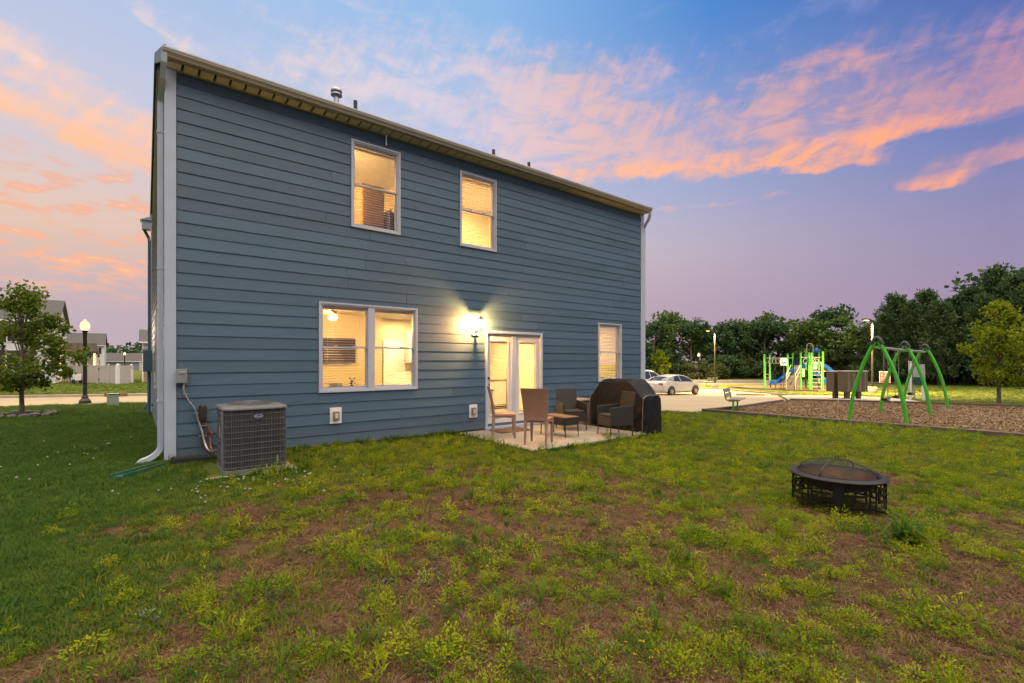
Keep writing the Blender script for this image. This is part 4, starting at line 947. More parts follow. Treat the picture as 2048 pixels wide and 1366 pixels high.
# ------------------------------------------------------------------ fire pit
fx, fy = 3.52, 5.13; fp = empty('fire_pit', (fx, fy, G(fx, fy)), R(12), 'round black steel fire pit with mesh dome on the lawn', 'fire pit')
FB = mat('pit_steel', (.007, .007, .0085), .5, c2=(.016, .013, .012), var=.6, scale=7, metal=.5)
RUST = mat('pit_rust', (.12, .048, .018), .85, c2=(.04, .022, .014), var=.9, scale=6)
RR = .45
f = MB(); f.lathe([(.36, .355), (.375, .372), (.40, .376), (RR - .01, .362), (RR, .352), (RR, .345), (RR - .01, .342), (.37, .345)], 56); f.build('rim', FB, fp, True)
f = MB(); f.lathe([(.375, .36), (.36, .30), (.30, .235), (.18, .195), (.0, .185)], 48); f.lathe([(.366, .356), (.352, .305), (.295, .243), (.178, .203), (.0, .193)], 48); f.build('bowl', RUST, fp, True)
def mesh_mat():
    m = bpy.data.materials.new('spark_mesh'); m.use_nodes = True; t = m.node_tree; N = NT(t); b = t.nodes['Principled BSDF']
    b.inputs['Base Color'].default_value = (.012, .010, .009, 1); b.inputs['Metallic'].default_value = .2; b.inputs['Roughness'].default_value = .5
    tc = N.n('ShaderNodeTexCoord'); sp = N.n('ShaderNodeSeparateXYZ'); t.links.new(tc.outputs['Object'], sp.inputs[0])
    gx_ = N.m('ABSOLUTE', N.m('SINE', N.m('MULTIPLY', sp.outputs[0], 380))); gy_ = N.m('ABSOLUTE', N.m('SINE', N.m('MULTIPLY', sp.outputs[1], 380)))
    al = N.m('GREATER_THAN', N.m('MAXIMUM', gx_, gy_), .965)
    tr = N.n('ShaderNodeBsdfTransparent'); mx = N.n('ShaderNodeMixShader'); t.links.new(al, mx.inputs[0]); t.links.new(tr.outputs[0], mx.inputs[1]); t.links.new(b.outputs[0], mx.inputs[2]); t.links.new(mx.outputs[0], t.nodes['Material Output'].inputs[0])
    return m
dome = [(.372 * math.cos(a), .372 + .135 * math.sin(a)) for a in np.linspace(0, math.pi / 2, 14)]
f = MB(); f.lathe(dome, 56); f.build('mesh_dome', mesh_mat(), fp, True)
for a0 in (0, 90):
    f = MB(); P = [(.374 * math.cos(a), .373 + .137 * math.sin(a)) for a in np.linspace(0, math.pi, 25)]
    for (x0, z0), (x1, z1) in zip(P[:-1], P[1:]): f.bar((x0, 0, z0), (x1, 0, z1), .022, .004)
    o = f.build('dome_strap', FB, fp); o.rotation_euler = (0, 0, R(a0 + 20))
f = MB(); f.tube([(.374 * math.cos(t), .374 * math.sin(t), .374) for t in np.linspace(0, 2 * math.pi, 48, endpoint=False)], .006, 6, closed=True); f.build('dome_ring', FB, fp, True)
f = MB(); f.tube([(.02 * math.cos(t), 0, .528 + .02 * math.sin(t)) for t in np.linspace(0, 2 * math.pi, 14, endpoint=False)], .004, 6, closed=True); f.build('dome_handle', FB, fp, True)
LR = .41
for k in range(4):
    a_ = R(45 + 90 * k); f = MB(); c, s = math.cos(a_), math.sin(a_)
    f.cbox((LR * c, LR * s, .17), (.025, .055, .345), (0, 0, a_)); f.build('leg', FB, fp, bevel=.003)
    for sd in (-1, 1):
        a2 = a_ + sd * .085; f = MB(); f.cbox((LR * math.cos(a2), LR * math.sin(a2), .225), (.012, .03, .20), (0, 0, a2)); f.build('leg_plate', FB, fp)
    # fretwork panel between this leg and the next
    def arc(t0, t1, z, r=LR, w=.02, name='fret_bar'):
        f = MB(); n = max(2, int((t1 - t0) * 14)); A = [a_ + R(90) * (t0 + (t1 - t0) * i / n) for i in range(n + 1)]
        for p, q in zip(A[:-1], A[1:]): f.bar((r * math.cos(p), r * math.sin(p), z), (r * math.cos(q), r * math.sin(q), z), .01, w)
        f.build(name, FB, fp)
    def post(t, z0, z1):
        p = a_ + R(90) * t; f = MB(); f.bar((LR * math.cos(p), LR * math.sin(p), z0), (LR * math.cos(p), LR * math.sin(p), z1), .016, .01, up=(math.cos(p), math.sin(p), 0)); f.build('fret_bar', FB, fp)
    arc(.04, .96, .09); arc(.04, .96, .335)
    for z in (.275, .215, .15): arc(.10, .38, z); arc(.62, .90, z)
    for t in (.22, .38): post(t, .14, .29); post(1 - t, .14, .29)
    post(.44, .09, .335); post(.56, .09, .335); arc(.44, .56, .27); arc(.44, .56, .16); arc(.36, .44, .23); arc(.56, .64, .23)

# ------------------------------------------------------------------ play area: timber edging, bench, swings
def timbers(A, B, n, label, h=.17, w=.13, off=.0):
    A = np.array(A, float); B = np.array(B, float); e = empty('timber_edging', (A[0], A[1], 0), 0, label, 'edging'); d = (B - A) / n
    for i in range(n):
        p, q = A + d * (i + .006), A + d * (i + .994); a0, a1 = G(*p) + off, G(*q) + off
        f = MB(); f.bar((p[0] - A[0], p[1] - A[1], a0 + h / 2 - .04), (q[0] - A[0], q[1] - A[1], a1 + h / 2 - .04), w, h + random.uniform(-.01, .01)); f.build('timber', M['wood'], e, bevel=.012)
timbers(MULCH[0], MULCH[1], 6, 'black landscape timbers along the near edge of the mulch')
timbers(MULCH[0], (13.1, 22.95), 5, 'black landscape timbers between car park and mulch')
timbers((13.9, 23.75), (25.9, 16.1), 7, 'black landscape timbers along the far edge of the mulch')
timbers(PLAY[0], PLAY[1], 3, 'dark timber edging left of the playground'); timbers(PLAY[1], PLAY[2], 3, 'dark timber edging in front of the playground')
SLT = mat('bench_slat', (.21, .19, .175), .7, c2=(.15, .13, .12), var=.7, scale=6, stretch=(1, 6, 6))
def bench(loc, rz, label, sc=1.0):
    e = empty('park_bench', (loc[0], loc[1], G(*loc) + .02), rz, label, 'bench', 'green framed benches'); 
    for x in (-.5, .5):
        f = MB(); f.tube([(x, 0, 0), (x, 0, .40)], .032, 10); f.build('leg', M['green'], e, True)
        f = MB(); f.tube(spline([(x, .26, .44), (x, .0, .40), (x, -.16, .40), (x, -.26, .50), (x, -.34, .86)], 6), .026, 8); f.build('frame', M['green'], e, True)
    for y in (.20, .06, -.08): MB().box(-.62, .62, y - .06, y + .06, .43, .465).build('seat_slat', SLT, e, bevel=.006)
    for k in (0, 1): f = MB(); f.cbox((0, -.255 - .05 * k, .60 + k * .17), (1.24, .035, .15), (R(12), 0, 0)); f.build('back_slat', SLT, e, bevel=.006)
    return e
bench((8.6, 18.25), R(-124), 'green framed park bench on the mulch near the car park')
bench((19.2, 45.9), R(25), 'pale slatted park bench by the street beyond the car park')
sw = empty('swing_set', (11.08, 14.39, G(11.08, 14.39) + .02), HA + R(2.8), 'green arched swing set with black caps on the mulch', 'swing set')
gd = [G(11.08, 14.39), G(14.26, 17.24), G(17.1, 19.63)]; AP = 2.58
for k in range(3):
    zo = gd[k] - gd[0]
    for sy in (-1, 1):
        f = MB(); P = []
        for t in np.linspace(0, .965, 18): P.append((k * 4.0, sy * (.7 * (1 - t) ** 2 + 2 * .62 * t * (1 - t)), zo - .05 + 2 * 1.4 * t * (1 - t) + AP * t * t))
        f.tube(P, .054, 12); f.build('leg', M['green'], sw, True)
    f = MB(); f.tube([(k * 4.0, -.125, AP + zo - .22), (k * 4.0, -.085, AP + zo - .13), (k * 4.0, -.04, AP + zo - .05), (k * 4, 0, AP + zo - .025), (k * 4, .04, AP + zo - .05), (k * 4.0, .085, AP + zo - .13), (k * 4.0, .125, AP + zo - .22)], .066, 10); f.build('apex_cap', M['black'], sw, True)
    f = MB(); f.bar((k * 4.0, -.19, AP + zo - .30), (k * 4.0, .19, AP + zo - .30), .07, .05); f.build('bracket', M['green'], sw)
for k in range(2):
    f = MB(); f.tube([(k * 4.0, 0, AP - .31 + gd[k] - gd[0]), (k * 4 + 4.0, 0, AP - .31 + gd[k + 1] - gd[0])], .045, 10); f.build('top_beam', M['metal'], sw, True)
CH = mat('chain', (.30, .27, .22), .5, metal=.6)
def swing(xc, bucket, label):
    z0 = AP - .31 + (gd[2] - gd[0]) * xc / 8.0; zs = .66 if not bucket else .95
    x, y = 11.08 + math.cos(HA + R(2.8)) * xc, 14.39 + math.sin(HA + R(2.8)) * xc
    e = empty('swing', (x, y, gd[0] + .02), HA + R(2.8), label, 'swing', 'swings hanging from the green swing set')
    hw = .28 if not bucket else .2
    for sx in (-1, 1):
        f = MB(); n = 34; zt = z0 - .05; zb = zs + (.02 if not bucket else .3)
        f.tube([(sx * hw, 0, zt + .06), (sx * hw, 0, zt)], .014, 6)
        for i in range(n):
            z = zb + (zt - zb) * (i + .5) / n; f.cbox((sx * hw, 0, z), (.026 if i % 2 else .010, .010 if i % 2 else .026, (zt - zb) / n * .96))
        f.build('chain', CH, e)
    if bucket:
        f = MB(); f.add([(-.2, -.16, .32), (.2, -.16, .32), (.2, .16, .32), (-.2, .16, .32), (-.13, -.12, .0), (.13, -.12, .0), (.13, .12, .0), (-.13, .12, .0)], [(4, 5, 6, 7), (0, 4, 5, 1), (1, 5, 6, 2), (2, 6, 7, 3), (3, 7, 4, 0)])
        f.v = [(a, b, c + zs - .06) for a, b, c in f.v]; f.build('bucket_seat', mat('bucket_green', (.012, .10, .075), .5), e, bevel=.02)
        f = MB()
        for sx in (-1, 1):
            for sy in (-1, 1): f.tube([(sx * hw, 0, zs + .3 + .18), (sx * .17, sy * .15, zs + .24)], .006, 5)
        f.build('hanger', CH, e)
    else:
        f = MB(); f.grid(lambda s, t: ((s - .5) * .56, (t - .5) * .15, zs + .09 * ((s - .5) * 2) ** 2 - .07), 10, 2); f.grid(lambda s, t: ((s - .5) * .56, (t - .5) * .15, zs + .09 * ((s - .5) * 2) ** 2 - .085), 10, 2); f.build('belt_seat', M['black'], e, True)
swing(1.15, False, 'black belt swing nearest the camera on the green swing set'); swing(2.75, False, 'second black belt swing from the camera on the green swing set')
swing(5.1, False, 'black belt swing beside the bucket swing'); swing(6.7, True, 'dark green toddler bucket swing on chains')

# ------------------------------------------------------------------ lamps
POLE = mat('pole_bronze', (.035, .028, .02), .6, c2=(.05, .04, .03), var=.6, metal=.3)
def area_lot(loc, rz, label, hgt=5.3, power=900, flip=1):
    e = empty('parking_lamp', (loc[0], loc[1], G(*loc)), rz, label, 'street lamp', 'tall parking lot lamps')
    f = MB(); f.lathe([(.0, .0), (.30, .0), (.30, .42), (.28, .45), (.0, .45)], 20); f.build('concrete_base', M['concrete'], e, True)
    f = MB(); f.lathe([(.075, .45), (.065, hgt)], 8); f.lathe([(.16, .45), (.16, .48), (.0, .48)], 8); f.build('pole', POLE, e)
    f = MB(); f.bar((0, 0, hgt - .06), (flip * .42, 0, hgt + .02), .06, .06); f.build('arm', POLE, e)
    f = MB(); f.cbox((flip * .62, 0, hgt + .05), (.55, .34, .09), (0, R(-4 * flip), 0)); f.build('head', POLE, e, bevel=.02)
    f = MB(); f.cbox((flip * .62, 0, hgt - .01), (.26, .22, .05), (0, R(-4 * flip), 0)); f.build('lens', glow('lamp_lens', (1, .66, .24), 3.0), e)
    o = lamp('SPOT', power, (1, .66, .28), (flip * .66, 0, hgt - .08), e, .12); o.data.spot_size = R(148); o.data.spot_blend = .35; return e
area_lot((18.98, 44.3), R(160), 'tall bronze parking lamp beyond the white sedan', 5.35, 6000)
area_lot((26.3, 34.6), R(200), 'tall bronze parking lamp behind the swing set', 5.3, 9000)
def post_lamp(loc, label, hgt=3.05, power=120, glowing=5):
    e = empty('post_lamp', (loc[0], loc[1], G(*loc)), 0, label, 'street lamp', 'black post lamps with round globes')
    f = MB(); f.lathe([(.0, 0), (.19, 0), (.19, .05), (.175, .08), (.18, .12), (.14, .17), (.10, .22), (.105, .26), (.075, .30), (.065, .42), (.058, hgt - .45), (.068, hgt - .42), (.07, hgt - .33), (.09, hgt - .30), (.10, hgt - .27), (.0, hgt - .27)], 20); f.build('post', mat('post_black', (.03, .024, .02), .45, metal=.3), e, True)
    f = MB(); f.lathe([(.09, hgt - .27), (.115, hgt - .24), (.14, hgt - .17), (.148, hgt - .09), (.13, hgt + .0), (.09, hgt + .05), (.05, hgt + .075), (.045, hgt + .1), (.05, hgt + .115), (.02, hgt + .14), (.0, hgt + .145)], 24); f.build('globe', glow('globe_glow', (1, .70, .34), glowing, .4), e, True); lamp('POINT', power, (1, .72, .36), (0, 0, hgt - .08), e, .1)
    return e
post_lamp((-15.99, 17.75), 'black post lamp with lit white globe at the street edge', 3.02, 700, .9)
post_lamp((20.85, 52.9), 'small lit post lamp across the street behind the car park', 2.95, 900, 1.3)
post_lamp((-56.3, 68.9), 'distant lit post lamp between the far houses', 2.9, 600, 1.5)

# ------------------------------------------------------------------ mailbox cluster, signs, meter posts
BRN = mat('mailbox_brown', (.10, .075, .045), .5, c2=(.075, .055, .033), var=.6, scale=5); LBL = mat('mail_label', (.55, .5, .42), .6)
def mailbox(loc, rz, label, doors=True):
    e = empty('mailbox_cluster', (loc[0], loc[1], G(*loc) + .05), rz, label, 'mailboxes', 'brown cluster mailboxes')
    MB().box(-.11, .11, -.09, .09, 0, .36).build('pedestal', BRN, e, bevel=.008); MB().box(-.39, .39, -.225, .225, .36, 1.45).build('cabinet', BRN, e, bevel=.01); MB().box(-.42, .42, -.25, .25, 1.452, 1.49).build('cap', LBL, e, bevel=.008)
    MB().box(-.2, .2, -.16, .16, -.02, .012).build('base_plate', BRN, e)
    for i in range(2):
        for j in range(8):
            d = MB().box(-.365 + i * .37, -.365 + i * .37 + .355, -.235, -.2255, .42 + j * .125, .42 + j * .125 + .115).build('mail_door', BRN, e, bevel=.003)
            MB().box(-.20 + i * .37, -.155 + i * .37, -.238, -.2355, .45 + j * .125, .485 + j * .125).build('number_tag', LBL, d)
    return e
mailbox((17.70, 25.95), R(197.8), 'brown mailbox cluster farthest left showing its plain end')
mailbox((17.90, 25.33), R(17.8), 'brown mailbox cluster beside the dark gap with small doors to its right')
mailbox((18.70, 25.59), R(17.8), 'brown mailbox cluster with small doors nearest the swing set leg')
mailbox((18.50, 26.21), R(197.8), 'brown mailbox cluster hidden behind the two with doors')
def post_sign(loc, label, h, w, hh, m1, m2, rz, wheel=False):
    e = empty('post_sign', (loc[0], loc[1], G(*loc)), rz, label, 'sign'); f = MB(); f.tube([(0, 0, 0), (0, 0, h + hh * .6)], .025, 8); f.build('post', M['metal_dk'], e, True)
    p = MB().box(-w / 2, w / 2, -.045, -.03, h - hh / 2, h + hh / 2).build('panel', m1, e, bevel=.004)
    if wheel:
        q = MB().box(-.13, .16, -.05, -.0455, h - hh * .42, h + .02).build('symbol_field', m2, e)
        f = MB(); c = (.0, h - .17); f.tube([(c[0] + .075 * math.cos(t), -.053, c[1] + .075 * math.sin(t)) for t in np.linspace(R(150), R(390), 14)], .012, 5); f.tube([(-.02, -.053, h - .02), (-.02, -.053, h - .12), (.06, -.053, h - .12), (.09, -.053, h - .2)], .013, 5); f.lathe([(.0, 0), (.018, 0), (.018, .004), (0, .004)], 10, (-.02, -.053, h - .003)); f.build('wheelchair_symbol', M['white'], q)
    else:
        MB().box(-w / 2 + .03, w / 2 - .03, -.05, -.0455, h - hh / 2 + .03, h + hh / 2 - .03).build('print_field', m2, e)
        r2 = random.Random(5)
        for k in range(6):
            z = h + hh / 2 - .12 - k * (hh - .2) / 6; x = -w * (.18 if k == 0 else .34)
            while x < (w * .18 if k == 0 else w * .32):
                l = r2.uniform(.03, .09); MB().box(x, min(x + l, w * .36), -.053, -.0505, z, z + .035).build('lettering', M['white'], e); x += l + .025
    return e
post_sign((23.05, 40.2), 'accessible parking sign with blue wheelchair symbol in front of the playground', 2.45, .50, .62, M['white'], mat('sign_blue', (.02, .12, .5), .4), R(-29), True)
post_sign((26.9, 34.2), 'red-brown notice sign with white border behind the swings', 1.15, .62, .82, M['white'], mat('sign_brown', (.25, .06, .025), .5), R(-37))
mp = empty('meter_pedestal', (20.95, 24.6, G(20.95, 24.6)), R(-40), 'two white posts carrying a grey meter box behind the swings', 'utility post')
for x in (-.22, .3): MB().box(x - .07, x + .07, -.07, .07, -.1, 1.98 if x < 0 else 1.5).build('post', M['white'], mp, bevel=.005)
MB().box(-.11, .36, -.16, -.071, 1.05, 1.85).build('meter_box', mat('meter_grey', (.36, .36, .36), .5), mp, bevel=.01); MB().box(-.32, -.12, -.1, .1, 1.982, 2.02).build('post_cap', M['white'], mp)
f = MB(); f.tube([(-.05, -.1, 1.05), (-.05, -.1, .0)], .03, 8); f.build('conduit', M['metal'], mp, True)
for k, (x, y, r_) in enumerate(((16.6, 33.0, .0), (18.6, 32.2, .1))):
    o = MB(); o.prism([(-.09, 0), (.09, 0), (.06, .12), (-.06, .12)], -.9, .9, 'x'); o = o.build('wheel_stop', M['concrete'], None, bevel=.015); o.location = (x, y, G(x, y) + .021); o.rotation_euler = (0, 0, R(-30)); tag(o, ['concrete wheel stop at the left parking bay', 'concrete wheel stop nearest the mailbox clusters'][k], 'wheel stop')
# painted bays and kerbs
PNT = mat('road_paint', (.66, .63, .55), .7, c2=(.45, .42, .36), var=.8, scale=9)
def strip(name, A, B, w, off, m, lab=None, h=.004, cat=None):
    A = np.array(A, float); B = np.array(B, float); n = max(1, int(np.linalg.norm(B - A) / .7)); d = (B - A) / np.linalg.norm(B - A); nn = np.array([-d[1], d[0]]) * w / 2
    f = MB(); P = [A + (B - A) * i / n for i in range(n + 1)]
    for p in P:
        for s, dz in ((-1, -h), (1, -h), (1, 0), (-1, 0)): q = p + nn * s; f.v.append((q[0], q[1], G(*q) + off + dz))
    for i in range(n):
        k = 4 * i; f.f += [(k + a, k + (a + 1) % 4, k + 4 + (a + 1) % 4, k + 4 + a) for a in range(4)]
    f.f += [(0, 1, 2, 3), (4 * n + 3, 4 * n + 2, 4 * n + 1, 4 * n)]
    o = f.build(name, m); o['kind'] = 'structure'; return o
for a, b in (((8.6, 26.6), (12.2, 23.2)), ((10.4, 29.0), (14.6, 25.9)), ((12.4, 31.6), (16.6, 28.6)), ((6.2, 30.5), (9.4, 34.0)), ((8.8, 37.5), (11.3, 41.5)), ((3.2, 33.0), (6.0, 37))): strip('bay_line', a, b, .11, .026, PNT)
for a, b in (((19.5, 35.0), (19.0, 42.5)), ((19.0, 42.5), (8, 47)), ((-5, 49.9), (22, 47.5)), ((22, 47.5), (60, 46.4)), ((-5, 53.5), (22, 51.9)), ((22, 51.9), (60, 50.7))): strip('kerb', a, b, .18, .13, M['concrete'], h=.2)
strip('kerb', (-6, 26.0), (-24, 20.3), .45, .12, M['concrete'], h=.2); strip('kerb', (-24, 20.3), (-46, 13.3), .45, .12, M['concrete'], h=.2)
strip('lawn_edge', (4.5, 15.9), (6.8, 16.85), .5, .012, M['concrete'])
# ------------------------------------------------------------------ cars
def wheel(e, x, y, r, sd):
    t = MB(); t.lathe([(r * .66, -.1), (r * .93, -.105), (r, -.07), (r, .07), (r * .93, .105), (r * .66, .1)], 28); o = t.build('tyre', M['black'], e, True); o.location = (x, y, r); o.rotation_euler = (R(90), 0, 0)
    RM = M['rim']; q = MB(); q.lathe([(r * .66, .06), (r * .62, .085), (r * .58, .06), (r * .55, -.02), (.0, -.02)], 28)
    for k in range(5):
        a = k * 2 * math.pi / 5
        for d in (-.16, .16): q.bar((.03 * math.cos(a), .03 * math.sin(a), .06), (r * .6 * math.cos(a + d), r * .6 * math.sin(a + d), .055), .035, .03)
    q.lathe([(.055, .02), (.055, .075), (.0, .08)], 14)
    o2 = q.build('rim', RM, o, True); o2.rotation_euler = (0, 0, 0) if sd < 0 else (R(180), 0, 0)
M['rim'] = mat('rim_alloy', (.55, .55, .55), .3, metal=.8); M['carglass'] = mat('car_glass', (.015, .02, .03), .08, spec=.8, var=.2)
def car(loc, rz, label, paint, kind='sedan', parts=True):
    e = empty('parked_car', (loc[0], loc[1], G(*loc) + .025), rz, label, 'car', 'cars in the parking lot')
    if kind == 'sedan':
        L = [(-2.42, .42, .62, .62), (-2.38, .30, .88, .76), (-2.2, .24, 1.0, .86), (-1.75, .22, 1.06, .91), (-1.2, .21, 1.04, .925), (-.3, .2, 1.0, .93), (.7, .2, .98, .925), (1.05, .2, .985, .91), (1.7, .22, .90, .88), (2.15, .24, .78, .80), (2.38, .30, .66, .66), (2.44, .42, .55, .5)]
        C = [(-1.85, 1.045, .70, 1.05), (-1.25, 1.02, .66, 1.32), (-.75, 1.0, .63, 1.44), (-.1, 1.0, .62, 1.475), (.35, .99, .63, 1.42), (1.22, .975, .74, .985)]
    else:
        L = [(-2.3, .45, .8, .7), (-2.27, .34, 1.02, .86), (-2.1, .28, 1.08, .93), (-1.2, .26, 1.08, .95), (0, .26, 1.06, .95), (.9, .26, 1.06, .94), (1.3, .27, 1.08, .92), (1.9, .28, 1.02, .88), (2.25, .32, .84, .74), (2.33, .45, .65, .55)]
        C = [(-2.22, 1.07, .80, 1.09), (-2.0, 1.07, .74, 1.58), (-1.2, 1.06, .70, 1.76), (0, 1.05, .70, 1.78), (.5, 1.05, .70, 1.68), (1.3, 1.06, .82, 1.075)]
    b = MB(); sec = lambda zb, zt, w: [(w * .82, zb), (w * .97, zb + .1), (w, zb + (zt - zb) * .55), (w * .965, zt - .06), (w * .86, zt), (0, zt + .015)]
    for x, zb, zt, w in L:
        S_ = sec(zb, zt, w); b.v += [(x, y, z) for y, z in S_] + [(x, -y, z) for y, z in S_[-2::-1]]
    m = 11
    for i in range(len(L) - 1):
        for k in range(m): b.f.append((i * m + k, i * m + (k + 1) % m, (i + 1) * m + (k + 1) % m, (i + 1) * m + k))
    b.f += [tuple(range(m)), tuple((len(L) - 1) * m + k for k in range(m))]
    b.build('body', paint, e, True)
    g = MB(); m = 8
    for x, z0, w, z1 in C:
        wb = .84 if kind == 'sedan' else .9; g.v += [(x, wb, z0 - .02), (x, w * 1.06, z0 + (z1 - z0) * .72), (x, w * .93, z0 + (z1 - z0) * .97), (x, 0, z1 + .012), (x, -w * .93, z0 + (z1 - z0) * .97), (x, -w * 1.06, z0 + (z1 - z0) * .72), (x, -wb, z0 - .02), (x, 0, z0 - .05)]
    for i in range(len(C) - 1):
        for k in range(m): g.f.append((i * m + k, i * m + (k + 1) % m, (i + 1) * m + (k + 1) % m, (i + 1) * m + k))
    g.build('windows', M['carglass'], e, True)
    # painted roof and pillars over the glass
    rp = MB(); i0, i1 = (1, 4) if kind == 'sedan' else (1, 4)
    for i in range(i0, i1 + 1):
        x, z0, w, z1 = C[i]; rp.v += [(x, y * 1.004, z + .006) for y, z in ((w * 1.0, z0 + (z1 - z0) * .86), (w * .93, z0 + (z1 - z0) * .97), (0, z1 + .012), (-w * .93, z0 + (z1 - z0) * .97), (-w * 1.0, z0 + (z1 - z0) * .86))]
    for i in range(i1 - i0):
        for k in range(4): rp.f.append((i * 5 + k, i * 5 + k + 1, i * 5 + k + 6, i * 5 + k + 5))
    rp.build('roof', paint, e, True)
    for s in (-1, 1):
        pl = MB(); wb = .84 if kind == 'sedan' else .9
        for i, j in ((0, 1), (5, 4)):
            (xa, za, wa, ta), (xb, zb, wb2, tb) = C[i], C[j]; pl.tube([(xa, s * wb * (.98), za), ((xa + xb) / 2, s * (wa * 1.03), (za + tb) / 2 + .03), (xb, s * wb2 * .98, zb + (tb - zb) * .93)], .035, 6)
        x, z0, w, z1 = C[3]; pl.bar((x - .15, s * wb * 1.0, z0), (x - .2, s * w * 1.0, z0 + (z1 - z0) * .93), .03, .07, up=(0, 1, 0)); pl.build('pillar', paint, e)
        f = MB(); f.cbox((.92 if kind == 'sedan' else .95, s * 1.0, 1.04), (.12, .2, .12)); f.build('mirror', paint, e, bevel=.03)
        f = MB(); xr = L[1][0]; f.cbox((xr + .10, s * .70, .86 if kind == 'sedan' else 1.0), (.20, .30, .14), (0, 0, s * R(-22))); f.build('tail_light', mat('tail_red', (.45, .02, .015), .25), e, bevel=.02)
        f = MB(); f.cbox((L[-3][0] + .02, s * .66, .72 if kind == 'sedan' else .85), (.34, .24, .12), (0, 0, s * R(28))); f.build('headlight', M['glass'], e, bevel=.02)
        for xd in (-.05, -.9): f = MB(); f.cbox((xd, s * .935, .86), (.16, .02, .025)); f.build('door_handle', paint, e)
        for x in ((-1.40, 1.38) if kind == 'sedan' else (-1.35, 1.4)):
            f = MB(); f.lathe([(.0, .0), (.37, .0), (.37, .06), (.0, .06)], 24); o = f.build('wheel_arch', M['black'], e); o.location = (x, s * .93 - (.0 if s > 0 else -.0), .34); o.rotation_euler = (R(90), 0, 0) if s > 0 else (R(-90), 0, 0); o.location.y = s * .945
            wheel(e, x, s * .88, .335, -1 if s < 0 else 1)
    f = MB(); f.box(L[0][0] - .012, L[0][0] + .03, -.16, .16, .66, .78); f.build('licence_plate', M['white'], e)
    return e
PAINT = mat('car_white', (.50, .48, .42), .22, c2=(.46, .44, .39), var=.3, spec=.6); PAINT2 = mat('suv_white', (.6, .6, .62), .25, var=.2, spec=.6)
car((11.75, 34.6), R(90 - 55), 'white sedan parked beyond the house corner', PAINT)
car((10.9, 39.5), R(90 - 50), 'white sport utility car half hidden by the house corner', PAINT2, 'suv')

# ------------------------------------------------------------------ playground
pg = empty('playground', (24.4, 41.2, G(24.4, 41.2) + .02), R(-30), 'lime and blue climbing playground with slides and overhead rings', 'playground')
BLU = mat('slide_blue', (.008, .085, .36), .35, c2=(.008, .07, .30), var=.3); PIPE = mat('play_pipe', (.30, .29, .27), .45, var=.3); DECK = mat('play_deck', (.10, .09, .085), .8)
def X(px): return (px - 1576) / 26.8
POSTS = [(1518, .2, 3.0), (1529, .9, 2.95), (1566, .2, 3.05), (1577, 1.4, 3.1), (1592, 0, 3.15), (1603, 1.4, 3.4), (1608, .0, 3.15), (1612, -.6, 3.1), (1629, 1.3, 3.3), (1634, -.5, 3.2)]
for p, y, h in POSTS: f = MB(); f.tube([(X(p), y, -.1), (X(p), y, h)], .075, 10); f.lathe([(.08, 0), (.08, .04), (.0, .06)], 10, (X(p), y, h)); f.build('post', M['lime'], pg, True)
for a, b, y, z in ((1518, 1577, .55, 2.72), (1592, 1634, -.25, 2.75), (1529, 1577, .9, 2.72), (1634, 1660, -.5, 1.6)): f = MB(); f.tube([(X(a), y, z), (X(b), y, z)], .03, 8); f.build('rail', PIPE, pg, True)
rm_ = MB(); rm_.tube([(.0 + .17 * math.cos(t), 0, -.22 + .21 * math.sin(t)) for t in np.linspace(0, 2 * math.pi, 20, endpoint=False)], .022, 6, closed=True); rme = rm_.mesh('overhead_ring', PIPE, True)
for p, y in ((1531, .55), (1538, .55), (1545, .55), (1552, .55), (1559, .55), (1601, -.25), (1611, -.25), (1616, -.25), (1621, -.25)): inst('overhead_ring', rme, pg, (X(p), y, 2.66), (0, 0, R(20)))
def slide(P, w, wall, name='slide', m=BLU):
    P = spline(P, 6); f = MB(); n = len(P)
    for i, p in enumerate(P):
        t = (P[min(i + 1, n - 1)] - P[max(i - 1, 0)]).normalized(); sd = t.cross(Vector((0, 0, 1))).normalized(); up = sd.cross(t).normalized()
        for a, b in ((-w / 2 - .04, wall), (-w / 2, wall), (-w / 2 + .06, .03), (0, 0), (w / 2 - .06, .03), (w / 2, wall), (w / 2 + .04, wall), (w / 2, -.04), (0, -.07), (-w / 2, -.04)): f.v.append(tuple(p + sd * a + up * b))
    for i in range(n - 1):
        for k in range(10): f.f.append((i * 10 + k, i * 10 + (k + 1) % 10, (i + 1) * 10 + (k + 1) % 10, (i + 1) * 10 + k))
    f.f += [tuple(range(10)), tuple((n - 1) * 10 + k for k in range(10))]
    return f.build(name, m, pg, True)
slide([(X(1590), .9, 1.75), (X(1575), .9, 1.5), (X(1558), .8, .85), (X(1545), .7, .5), (X(1528), .6, .42)], .62, .28)
slide([(X(1606), .4, 1.75), (X(1616), .3, 1.5), (X(1634), .2, .85), (X(1648), .1, .5), (X(1662), .05, .42)], .55, .24)
slide([(X(1622), 1.5, 2.2), (X(1638), 1.7, 1.95), (X(1650), 1.9, 1.5), (X(1664), 2.1, .9)], .55, .24)
for px_, y in ((1540, .8), (1552, .8)): f = MB(); f.tube([(X(px_), y, 0), (X(px_), y, .5)], .03, 6); f.build('slide_support', M['metal_dk'], pg)
f = MB(); f.box(X(1577), X(1592), 0, 1.4, 1.28, 1.34); f.build('deck', DECK, pg); f = MB(); f.box(X(1592), X(1629), -.1, 1.4, 1.62, 1.68); f.build('deck', DECK, pg)
for k in range(4): f = MB(); f.box(X(1564) + k * .14, X(1590), -.05 - .28 * (3 - k) , 1.2, .0 + k * .32, .32 + k * .32 - .02) if False else f.box(X(1563), X(1590), -1.1 + k * .28, -.82 + k * .28, .05 + k * .3, .32 + k * .3); f.build('step', DECK, pg)
